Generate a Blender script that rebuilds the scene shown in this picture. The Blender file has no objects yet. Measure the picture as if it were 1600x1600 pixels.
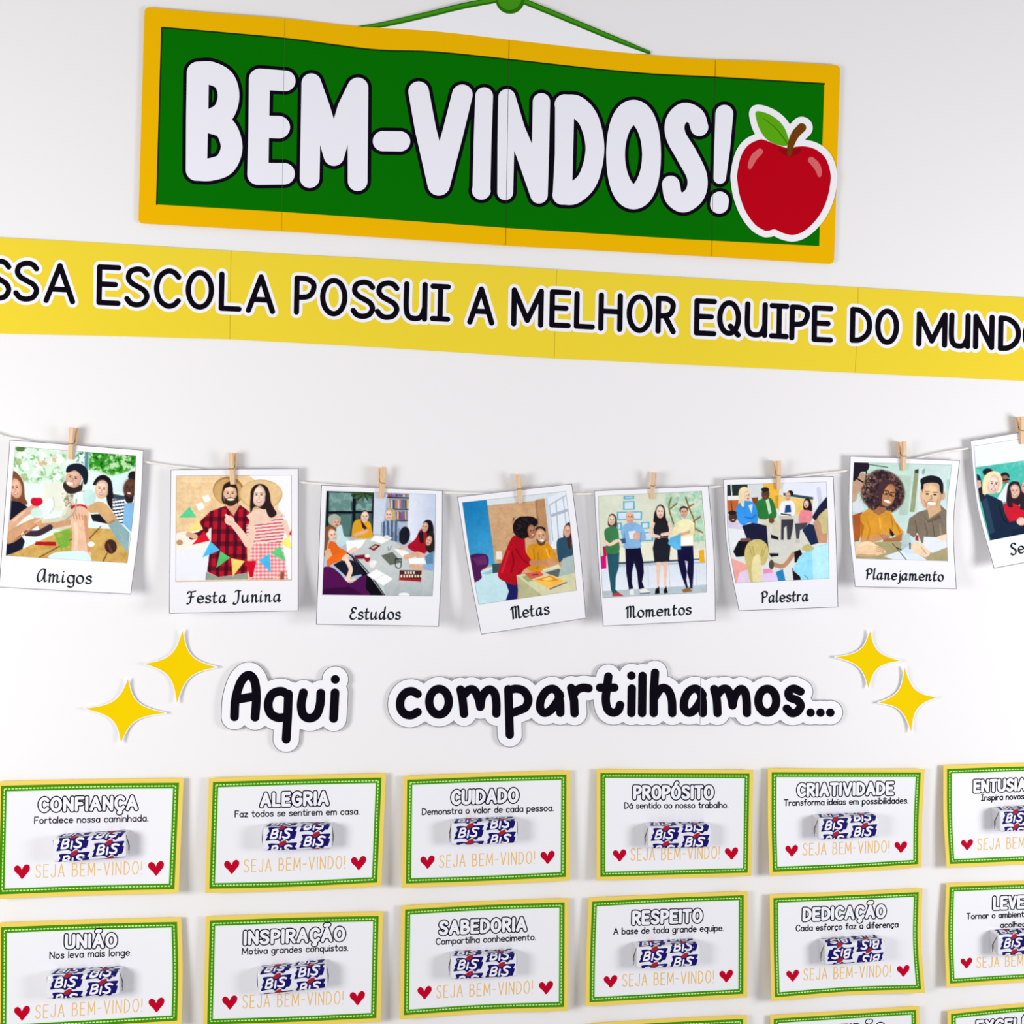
import bpy, math, random
import numpy as np
from mathutils import Vector, Matrix
from mathutils.geometry import delaunay_2d_cdt

SC = bpy.context.scene
COL = SC.collection

# ------------------------------------------------------------------ camera
FOC = 1730.0                      # focal length in pixels of the 1600 px frame
YAW, ROLL = math.radians(8.1), 0.024
DIST, EYE = 0.87, 1.50            # camera to wall, camera height (m)
F_ = np.array([math.sin(YAW), math.cos(YAW), 0.0])
R0 = np.array([math.cos(YAW), -math.sin(YAW), 0.0])
U0 = np.array([0.0, 0.0, 1.0])
R_ = R0 * math.cos(ROLL) + U0 * math.sin(ROLL)
U_ = U0 * math.cos(ROLL) - R0 * math.sin(ROLL)
CAM = np.array([0.0, -DIST, EYE])
cam_data = bpy.data.cameras.new('camera')
cam_data.sensor_width = 36.0
cam_data.lens = 36.0 * FOC / 1600.0
cam_data.clip_start = 0.01
cam = bpy.data.objects.new('camera', cam_data)
COL.objects.link(cam)
M = Matrix.Identity(4)
for i in range(3):
    M[i][0], M[i][1], M[i][2], M[i][3] = R_[i], U_[i], -F_[i], CAM[i]
cam.matrix_world = M
SC.camera = cam

# ------------------------------------------------------------------ light
world = bpy.data.worlds.new('room_light')
SC.world = world
world.use_nodes = True
bg = world.node_tree.nodes['Background']
bg.inputs[0].default_value = (0.985, 0.975, 0.985, 1)
bg.inputs[1].default_value = 0.43


def lamp(name, loc, target, power, size, colour):
    d = bpy.data.lights.new(name, 'AREA')
    d.energy, d.shape, d.size, d.color = power, 'DISK', size, colour
    o = bpy.data.objects.new(name, d)
    COL.objects.link(o)
    o.location = loc
    o.rotation_euler = (Vector(target) - Vector(loc)).to_track_quat('-Z', 'Y').to_euler()
    return o


LAMP_Z = EYE - 0.08
lamp('studio_lamp', (-0.70, -0.66, LAMP_Z), (0.0, 0, LAMP_Z + 0.02), 4.95, 0.40, (1, 0.985, 0.975))
lamp('studio_lamp', (0.98, -0.66, LAMP_Z), (0.28, 0, LAMP_Z + 0.02), 4.8, 0.40, (0.99, 0.985, 1))

SC.view_settings.view_transform = 'Standard'
SC.view_settings.look = 'None'
SC.view_settings.gamma = 1.0
SC.view_settings.use_curve_mapping = False
SC.view_settings.exposure = 0.055


# ------------------------------------------------------------------ wall point from a measured point
def at(px, py, h=0.0):
    """Point h mm in front of the wall that the photo shows at (px, py)."""
    px, py, h = np.broadcast_arrays(np.asarray(px, float), np.asarray(py, float), np.asarray(h, float))
    dx, dy = (px - 800) / FOC, (800 - py) / FOC
    d = F_[None, :] + dx.reshape(-1, 1) * R_ + dy.reshape(-1, 1) * U_
    t = (DIST - h.reshape(-1) / 1000.0) / d[:, 1]
    return CAM + t[:, None] * d


def mm_per_px(px, py):
    a, b = at(px - 5, py), at(px + 5, py)
    return float(np.linalg.norm(a - b)) * 100.0


# ------------------------------------------------------------------ materials
def lin(c):
    c = np.asarray(c, float) / 255.0
    return np.where(c <= 0.04045, c / 12.92, ((c + 0.055) / 1.055) ** 2.4)


MATS = {}


def mat(name, rgb, rough=0.6, spec=0.25, grain=0.0, scale=400.0, bump=0.0, metal=0.0):
    if name in MATS:
        return MATS[name]
    m = bpy.data.materials.new(name)
    m.use_nodes = True
    nt = m.node_tree
    b = nt.nodes['Principled BSDF']
    c = lin(rgb)
    b.inputs['Base Color'].default_value = (c[0], c[1], c[2], 1)
    b.inputs['Roughness'].default_value = rough
    b.inputs['Specular IOR Level'].default_value = spec
    b.inputs['Metallic'].default_value = metal
    if grain or bump:
        tc = nt.nodes.new('ShaderNodeTexCoord')
        nz = nt.nodes.new('ShaderNodeTexNoise')
        nz.inputs['Scale'].default_value = scale
        nz.inputs['Detail'].default_value = 4
        nt.links.new(tc.outputs['Object'], nz.inputs['Vector'])
        if grain:
            mx = nt.nodes.new('ShaderNodeMix')
            mx.data_type = 'RGBA'
            mx.inputs[6].default_value = (*(c * (1 - grain)), 1)
            mx.inputs[7].default_value = (*np.minimum(c * (1 + grain), 1), 1)
            nt.links.new(nz.outputs['Fac'], mx.inputs[0])
            nt.links.new(mx.outputs[2], b.inputs['Base Color'])
        if bump:
            bp = nt.nodes.new('ShaderNodeBump')
            bp.inputs['Strength'].default_value = bump
            bp.inputs['Distance'].default_value = 0.0005
            nt.links.new(nz.outputs['Fac'], bp.inputs['Height'])
            nt.links.new(bp.outputs['Normal'], b.inputs['Normal'])
    MATS[name] = m
    return m


def wood_mat():
    m = bpy.data.materials.new('pale_wood')
    m.use_nodes = True
    nt = m.node_tree
    b = nt.nodes['Principled BSDF']
    tc = nt.nodes.new('ShaderNodeTexCoord')
    mp = nt.nodes.new('ShaderNodeMapping')
    mp.inputs['Scale'].default_value = (900, 900, 60)
    nz = nt.nodes.new('ShaderNodeTexNoise')
    nz.inputs['Scale'].default_value = 1.0
    nz.inputs['Detail'].default_value = 3
    mx = nt.nodes.new('ShaderNodeMix')
    mx.data_type = 'RGBA'
    mx.inputs[6].default_value = (*lin((214, 170, 124)), 1)
    mx.inputs[7].default_value = (*lin((246, 216, 178)), 1)
    nt.links.new(tc.outputs['Object'], mp.inputs['Vector'])
    nt.links.new(mp.outputs[0], nz.inputs['Vector'])
    nt.links.new(nz.outputs['Fac'], mx.inputs[0])
    nt.links.new(mx.outputs[2], b.inputs['Base Color'])
    b.inputs['Roughness'].default_value = 0.6
    b.inputs['Specular IOR Level'].default_value = 0.2
    return m


def photo_mat():
    m = bpy.data.materials.new('photo_print')
    m.use_nodes = True
    nt = m.node_tree
    b = nt.nodes['Principled BSDF']
    a = nt.nodes.new('ShaderNodeVertexColor')
    a.layer_name = 'ink'
    nt.links.new(a.outputs['Color'], b.inputs['Base Color'])
    b.inputs['Roughness'].default_value = 0.6
    b.inputs['Specular IOR Level'].default_value = 0.05
    return m


M_WALL = mat('wall_paint', (240, 239, 240), 0.8, 0.15, grain=0.01, scale=6, bump=0.05)
M_PAPER = mat('white_paper', (244, 244, 249), 0.55, 0.25, grain=0.006, scale=900)
M_CARD = mat('card_white', (240, 240, 245), 0.55, 0.25, grain=0.006, scale=900)
M_SIGNY = mat('amber_print', (241, 184, 0), 0.7, 0.03)
M_SIGNG = mat('green_print', (4, 112, 0), 0.7, 0.03)
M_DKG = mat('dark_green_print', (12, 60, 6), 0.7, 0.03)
M_CORD = mat('leaf_green_print', (66, 150, 24), 0.7, 0.03)
M_CORDD = mat('cord_edge_print', (44, 112, 12), 0.7, 0.03)
M_LET = mat('letter_white', (240, 240, 250), 0.7, 0.03)
M_BLACK = mat('black_ink', (12, 8, 20), 0.7, 0.03)
M_STRIP = mat('lemon_print', (239, 213, 56), 0.7, 0.03)
M_STAR = mat('star_yellow_print', (240, 205, 0), 0.7, 0.03)
M_RIM = mat('pale_yellow_print', (239, 211, 100), 0.7, 0.03)
M_GRN = mat('grass_green_print', (70, 140, 8), 0.7, 0.03)
M_DASH = mat('light_green_print', (200, 255, 158), 0.7, 0.03)
M_MINT = mat('mint_print', (214, 246, 212), 0.7, 0.03)
M_TITLE = mat('charcoal_ink', (22, 22, 44), 0.7, 0.03)
M_MSG = mat('soft_black_ink', (28, 27, 36), 0.7, 0.03)
M_GOLD = mat('golden_ink', (238, 192, 110), 0.7, 0.03)
M_HEART = mat('heart_red_print', (192, 4, 40), 0.7, 0.03)
M_CAP = mat('caption_ink', (30, 38, 48), 0.7, 0.03)
M_EDGE = mat('grey_print_line', (120, 120, 128), 0.7, 0.03)
M_SEAM = mat('seam_line', (60, 60, 40), 0.6, 0.1)
M_TWINE = mat('twine_cotton', (244, 240, 234), 0.8, 0.1, grain=0.04, scale=900, bump=0.3)
M_WOOD = wood_mat()
M_WIRE = mat('spring_steel', (150, 132, 112), 0.4, 0.5, metal=0.7)
M_PHOTO = photo_mat()
M_FOIL = mat('white_foil_wrap', (232, 232, 240), 0.34, 0.45, grain=0.03, scale=260, bump=0.35)
M_FOLD = mat('folded_foil_edge', (206, 204, 206), 0.4, 0.4, grain=0.05, scale=300, bump=0.4)
M_CREASE = mat('crease_shade_grey', (96, 94, 102), 0.6, 0.2)  # grey that stands in for the shade in the wrapper's end folds
M_NAVY = mat('navy_ink', (16, 8, 104), 0.5, 0.12)
M_BRICK = mat('dark_red_ink', (168, 30, 40), 0.5, 0.12)
M_FOILW = mat('logo_white_ink', (244, 244, 250), 0.35, 0.35)
M_APPLE = mat('apple_red_print', (188, 2, 24), 0.7, 0.03)
M_APPLED = mat('apple_deep_red_print', (150, 6, 22), 0.7, 0.03)
M_SHINE = mat('apple_highlight_print', (216, 104, 106), 0.7, 0.03)
M_LEAF = mat('leaf_print', (92, 172, 18), 0.7, 0.03)
M_LEAFD = mat('leaf_vein_print', (60, 132, 10), 0.7, 0.03)
M_STEM = mat('stem_print', (112, 62, 10), 0.7, 0.03)


# ------------------------------------------------------------------ objects
def mesh_obj(name, verts, faces, mats, parent=None, origin=None, fmat=None, smooth=False, matrix=None):
    me = bpy.data.meshes.new(name)
    v = np.asarray(verts, float)
    if origin is not None:
        v = v - np.asarray(origin)
    me.from_pydata(v.tolist(), [], [list(map(int, f)) for f in faces])
    if not isinstance(mats, (list, tuple)):
        mats = [mats]
    for m in mats:
        me.materials.append(m)
    if fmat is not None:
        me.polygons.foreach_set('material_index', np.asarray(fmat, dtype=np.int32))
    if smooth:
        me.polygons.foreach_set('use_smooth', np.ones(len(me.polygons), dtype=bool))
    me.update()
    o = bpy.data.objects.new(name, me)
    COL.objects.link(o)
    if parent is not None:
        o.parent = parent
    elif origin is not None:
        o.location = origin
    return o


def tag(o, label, cat, group=None):
    o['label'], o['category'] = label, cat
    if group:
        o['group'] = group
    return o


def thing(name, label, cat, loc, group=None):
    o = bpy.data.objects.new(name, None)
    o.empty_display_size = 0.01
    COL.objects.link(o)
    o.location = loc
    return tag(o, label, cat, group)


# ------------------------------------------------------------------ 2D distance fields -> clean outlines
class Field:
    """Signed distance to a set of round strokes and filled outlines (2D, y down)."""

    def __init__(s, x0, y0, x1, y1, res):
        s.x0, s.y0, s.res = x0, y0, res
        s.nx, s.ny = int((x1 - x0) * res) + 2, int((y1 - y0) * res) + 2
        s.F = np.full((s.ny, s.nx), 1e3)
        s.gx = x0 + np.arange(s.nx) / res
        s.gy = y0 + np.arange(s.ny) / res

    def win(s, xa, ya, xb, yb):
        i0 = max(0, int((xa - s.x0) * s.res) - 1)
        i1 = min(s.nx, int((xb - s.x0) * s.res) + 3)
        j0 = max(0, int((ya - s.y0) * s.res) - 1)
        j1 = min(s.ny, int((yb - s.y0) * s.res) + 3)
        return i0, i1, j0, j1

    def stroke(s, pts, r, pad=3.0, nib=None):
        """pts: (x, y) or (x, y, r) points."""
        A = None
        for k in range(max(1, len(pts) - 1)):
            p = pts[k]
            q = pts[k + 1] if len(pts) > 1 else pts[k]
            ra = p[2] if len(p) > 2 else r
            rb = q[2] if len(q) > 2 else r
            m = max(ra, rb) + pad
            i0, i1, j0, j1 = s.win(min(p[0], q[0]) - m, min(p[1], q[1]) - m, max(p[0], q[0]) + m, max(p[1], q[1]) + m)
            if i1 <= i0 or j1 <= j0:
                continue
            X = s.gx[i0:i1][None, :]
            Y = s.gy[j0:j1][:, None]
            if nib is None:
                dx, dy = q[0] - p[0], q[1] - p[1]
                L = dx * dx + dy * dy
                t = np.clip(((X - p[0]) * dx + (Y - p[1]) * dy) / L, 0, 1) if L > 1e-12 else 0.0
                D = np.hypot(X - p[0] - t * dx, Y - p[1] - t * dy) - (ra + t * (rb - ra))
            else:                                   # broad pen: squeeze space along the pen's thin direction
                c, sn, k2 = nib
                def tr(x, y):
                    return c * x + sn * y, (-sn * x + c * y) * k2
                px, py = tr(p[0], p[1])
                qx, qy = tr(q[0], q[1])
                TX, TY = tr(X, Y)
                dx, dy = qx - px, qy - py
                L = dx * dx + dy * dy
                t = np.clip(((TX - px) * dx + (TY - py) * dy) / L, 0, 1) if L > 1e-12 else 0.0
                D = (np.hypot(TX - px - t * dx, TY - py - t * dy) - (ra + t * (rb - ra))) / (k2 ** 0.5)
            W = s.F[j0:j1, i0:i1]
            np.minimum(W, D, out=W)

    def fill(s, pts, pad=3.0):
        P = np.asarray(pts, float)
        i0, i1, j0, j1 = s.win(P[:, 0].min() - pad, P[:, 1].min() - pad, P[:, 0].max() + pad, P[:, 1].max() + pad)
        X, Y = np.meshgrid(s.gx[i0:i1], s.gy[j0:j1])
        D = poly_sd(X, Y, P)
        W = s.F[j0:j1, i0:i1]
        np.minimum(W, D, out=W)

    def sample(s, x, y):
        fx = np.clip((np.asarray(x) - s.x0) * s.res, 0, s.nx - 1.001)
        fy = np.clip((np.asarray(y) - s.y0) * s.res, 0, s.ny - 1.001)
        i, j = fx.astype(int), fy.astype(int)
        u, v = fx - i, fy - j
        F = s.F
        return (F[j, i] * (1 - u) + F[j, i + 1] * u) * (1 - v) + (F[j + 1, i] * (1 - u) + F[j + 1, i + 1] * u) * v

    def loops(s, level, tol=0.05):
        G = s.F - level
        G[np.abs(G) < 1e-9] = 1e-9
        G[0, :] = G[-1, :] = np.maximum(G[0, :], 1e-3)
        G[:, 0] = G[:, -1] = np.maximum(G[:, 0], 1e-3)
        B = G < 0
        c = B[:-1, :-1] * 1 + B[:-1, 1:] * 2 + B[1:, 1:] * 4 + B[1:, :-1] * 8
        nxt = {}
        T = {1: [(3, 0)], 2: [(0, 1)], 3: [(3, 1)], 4: [(1, 2)], 6: [(0, 2)], 7: [(3, 2)], 8: [(2, 3)], 9: [(2, 0)],
             11: [(2, 1)], 12: [(1, 3)], 13: [(1, 0)], 14: [(0, 3)], 5: [(3, 0), (1, 2)], 10: [(0, 1), (2, 3)]}
        js, is_ = np.nonzero((c > 0) & (c < 15))

        def key(j, i, e):
            return (0, j, i) if e == 0 else (1, j, i + 1) if e == 1 else (0, j + 1, i) if e == 2 else (1, j, i)
        for j, i in zip(js.tolist(), is_.tolist()):
            for a, b in T[int(c[j, i])]:
                nxt[key(j, i, a)] = key(j, i, b)

        def pos(k):
            t, j, i = k
            if t == 0:
                a, b = G[j, i], G[j, i + 1]
                return (s.x0 + (i + a / (a - b)) / s.res, s.y0 + j / s.res)
            a, b = G[j, i], G[j + 1, i]
            return (s.x0 + i / s.res, s.y0 + (j + a / (a - b)) / s.res)
        out = []
        while nxt:
            k0, k = nxt.popitem()
            ch = [k0]
            while k != k0 and k in nxt:
                ch.append(k)
                k = nxt.pop(k)
            if len(ch) < 4:
                continue
            P = np.array([pos(q) for q in ch])
            for _ in range(3):
                if len(P) < 8:
                    break
                a, b = np.roll(P, 1, 0), np.roll(P, -1, 0)
                d = b - a
                n = np.hypot(d[:, 0], d[:, 1]) + 1e-12
                e = np.abs((P[:, 0] - a[:, 0]) * d[:, 1] - (P[:, 1] - a[:, 1]) * d[:, 0]) / n
                rm = e < tol
                rm[1::2] = False
                rm[0] = False
                P = P[~rm]
            if len(P) >= 3:
                out.append(P)
        return out

    def shape(s, level=0.0, step=12.0, tol=0.05, solid=False):
        """Triangles of the region below level: verts (n, 2), faces."""
        L = s.loops(level, tol)
        if not L:
            return np.zeros((0, 2)), []
        area = [0.5 * float(np.sum(p[:, 0] * np.roll(p[:, 1], -1) - np.roll(p[:, 0], -1) * p[:, 1])) for p in L]
        if solid:
            big = np.sign(area[int(np.argmax(np.abs(area)))])
            L = [p for p, a in zip(L, area) if a * big > 0]
        V, E = [], []
        for p in L:
            n0 = len(V)
            V += p.tolist()
            E += [(n0 + i, n0 + (i + 1) % len(p)) for i in range(len(p))]
        gx = np.arange(s.x0 + step / 2, s.gx[-1], step)
        gy = np.arange(s.y0 + step / 2, s.gy[-1], step)
        GX, GY = np.meshgrid(gx, gy)
        GX, GY = GX.ravel(), GY.ravel()
        if len(GX):
            if solid:
                ins = np.zeros(len(GX), bool)
                for p in L:
                    ins |= poly_sd(GX, GY, p) < -step * 0.15
            else:
                ins = s.sample(GX, GY) - level < -step * 0.15
            V += np.stack([GX[ins], GY[ins]], 1).tolist()
        r = delaunay_2d_cdt([Vector(v) for v in V], E, [], 0, 1e-6)
        v = np.array([tuple(q) for q in r[0]])
        f = np.array([t for t in r[2] if len(t) == 3])
        c = v[f].mean(axis=1)
        if solid:
            ok = np.zeros(len(f), bool)
            for p in L:
                ok |= poly_sd(c[:, 0], c[:, 1], p) < 0
        else:
            ok = s.sample(c[:, 0], c[:, 1]) < level
        f = f[ok]
        used, inv = np.unique(f.ravel(), return_inverse=True)
        return v[used], inv.reshape(-1, 3)


def poly_sd(X, Y, P):
    """Signed distance to a closed outline (negative inside)."""
    P = np.asarray(P, float)
    Q = np.roll(P, -1, 0)
    D = np.full(np.shape(X), 1e9)
    ins = np.zeros(np.shape(X), bool)
    for (ax, ay), (bx, by) in zip(P, Q):
        dx, dy = bx - ax, by - ay
        L = dx * dx + dy * dy + 1e-12
        t = np.clip(((X - ax) * dx + (Y - ay) * dy) / L, 0, 1)
        np.minimum(D, (X - ax - t * dx) ** 2 + (Y - ay - t * dy) ** 2, out=D)
        if ay != by:
            ins ^= ((ay > Y) != (by > Y)) & (X < (bx - ax) * (Y - ay) / (by - ay) + ax)
    D = np.sqrt(D)
    return np.where(ins, -D, D)


def smooth(pts, n=7, closed=False):
    """Catmull-Rom through the points (2 or 3 values each)."""
    P = [tuple(p) for p in pts]
    if len(P) < 3:
        return P
    A = np.array(P, float)
    N = len(A)
    out = []
    for i in range(N if closed else N - 1):
        p1, p2 = A[i], A[(i + 1) % N]
        p0 = A[i - 1] if (closed or i > 0) else 2 * p1 - p2
        p3 = A[(i + 2) % N] if (closed or i + 2 < N) else 2 * p2 - p1
        for k in range(n):
            t = k / n
            out.append(tuple(0.5 * (2 * p1 + (p2 - p0) * t + (2 * p0 - 5 * p1 + 4 * p2 - p3) * t * t + (3 * p1 - p0 - 3 * p2 + p3) * t ** 3)))
    if not closed:
        out.append(tuple(A[-1]))
    return out


# ------------------------------------------------------------------ sheets of paper on the wall
class Sheet:
    """A paper sheet: four edges measured on the wall, and how far each point bends off it (mm)."""

    def __init__(s, TL, TR, BR, BL, h, top=None, bottom=None, left=None, right=None):
        def edge(a, b, e):
            if e is None:
                e = [a, b]
            elif isinstance(e, (int, float)):          # bow in px, perpendicular to the edge
                d = np.array(b, float) - np.array(a, float)
                nrm = np.array([d[1], -d[0]]) / np.hypot(*d)
                m = (np.array(a) + np.array(b)) / 2 + nrm * e
                e = smooth([a, tuple(m), b], 10)
            P = np.array(e, float)
            L = np.concatenate([[0], np.cumsum(np.hypot(*np.diff(P, axis=0).T))])
            return L / L[-1], P
        s.c = [np.array(p, float) for p in (TL, TR, BR, BL)]
        s.e = [edge(TL, TR, top), edge(BL, BR, bottom), edge(TL, BL, left), edge(TR, BR, right)]
        s.h = h
        A = np.array([[p[0], p[1], 1] for p in s.c])
        uv = np.array([[0, 0], [1, 0], [1, 1], [0, 1]], float)
        s.aff = np.linalg.lstsq(A, uv, rcond=None)[0]
        s.wpx = (np.hypot(*(s.c[1] - s.c[0])) + np.hypot(*(s.c[2] - s.c[3]))) / 2
        s.hpx = (np.hypot(*(s.c[3] - s.c[0])) + np.hypot(*(s.c[2] - s.c[1]))) / 2
        s.mid = sum(s.c) / 4
        o = at(*s.mid, 0.0)[0]
        s.origin = np.array([o[0], 0.0, o[2]])

    def px(s, u, v):
        u, v = np.asarray(u, float), np.asarray(v, float)

        def ev(k, t):
            L, P = s.e[k]
            return np.stack([np.interp(t, L, P[:, 0]), np.interp(t, L, P[:, 1])], -1)
        U, V = u[..., None], v[..., None]
        TL, TR, BR, BL = s.c
        return ((1 - V) * ev(0, u) + V * ev(1, u) + (1 - U) * ev(2, v) + U * ev(3, v)
                - ((1 - U) * (1 - V) * TL + U * (1 - V) * TR + U * V * BR + (1 - U) * V * BL))

    def H(s, px, py):
        uv = np.stack([px, py, np.ones_like(px)], -1) @ s.aff
        return s.h(np.clip(uv[..., 0], -.2, 1.2), np.clip(uv[..., 1], -.2, 1.2))

    def pts(s, P, eps=0.0):
        P = np.asarray(P, float).reshape(-1, 2)
        return at(P[:, 0], P[:, 1], s.H(P[:, 0], P[:, 1]) + eps)

    def grid(s, us, vs, eps, keep=None):
        U, V = np.meshgrid(us, vs)
        v = s.pts(s.px(U, V).reshape(-1, 2), eps)
        n = len(us)
        f = []
        for j in range(len(vs) - 1):
            for i in range(n - 1):
                if keep is None or keep((us[i] + us[i + 1]) / 2, (vs[j] + vs[j + 1]) / 2):
                    a = j * n + i
                    f.append((a, a + n, a + n + 1, a + 1))
        return v, f

    def ring(s, a, b, eps, n=22):
        """Band between a and b px inside the edge."""
        ua, ub, va, vb = a / s.wpx, b / s.wpx, a / s.hpx, b / s.hpx
        us = np.concatenate([[ua], np.linspace(ub, 1 - ub, n), [1 - ua]])
        vs = np.concatenate([[va], np.linspace(vb, 1 - vb, n), [1 - va]])
        return s.grid(us, vs, eps, lambda u, v: u < ub or u > 1 - ub or v < vb or v > 1 - vb)


def thicken(v, f, t):
    """Give an open sheet a back and edges, t metres behind it (towards the wall)."""
    v = np.asarray(v)
    n = len(v)
    back = v + np.array([0, t, 0])
    faces = [tuple(q) for q in f] + [tuple(n + i for i in reversed(q)) for q in f]
    cnt = {}
    for q in f:
        for i in range(len(q)):
            a, b = int(q[i]), int(q[(i + 1) % len(q)])
            if (b, a) in cnt:
                del cnt[(b, a)]
            else:
                cnt[(a, b)] = 1
    faces += [(b, a, n + a, n + b) for a, b in cnt]
    return np.concatenate([v, back]), faces


def facing(v, f):
    """Turn triangles so that they face the room (-y)."""
    out = []
    for t in f:
        a, b, c = v[t[0]], v[t[1]], v[t[2]]
        ny = (b[2] - a[2]) * (c[0] - a[0]) - (b[0] - a[0]) * (c[2] - a[2])
        out.append(tuple(t) if ny < 0 else tuple(reversed(tuple(t))))
    return out


def layer(sheet, name, field, level, eps, m, parent, step=12.0, solid=False, thick=0.0, tol=0.05):
    v2, f = field.shape(level, step, tol, solid)
    if not len(f):
        return None
    v = sheet.pts(v2, eps)
    f = facing(v, f)
    if thick:
        v, f = thicken(v, f, thick)
    return mesh_obj(name, v, f, m, parent, sheet.origin)
# ------------------------------------------------------------------ pen-stroke letters (cap height 1, y up, baseline 0)
def L(*p):
    return ('L', p)


def C(*p):
    return ('C', p)


def arc(cx, cy, rx, ry, a0, a1, n=20):
    return ('L', tuple((cx + rx * math.cos(math.radians(a0 + (a1 - a0) * i / n)), cy + ry * math.sin(math.radians(a0 + (a1 - a0) * i / n))) for i in range(n + 1)))


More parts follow.
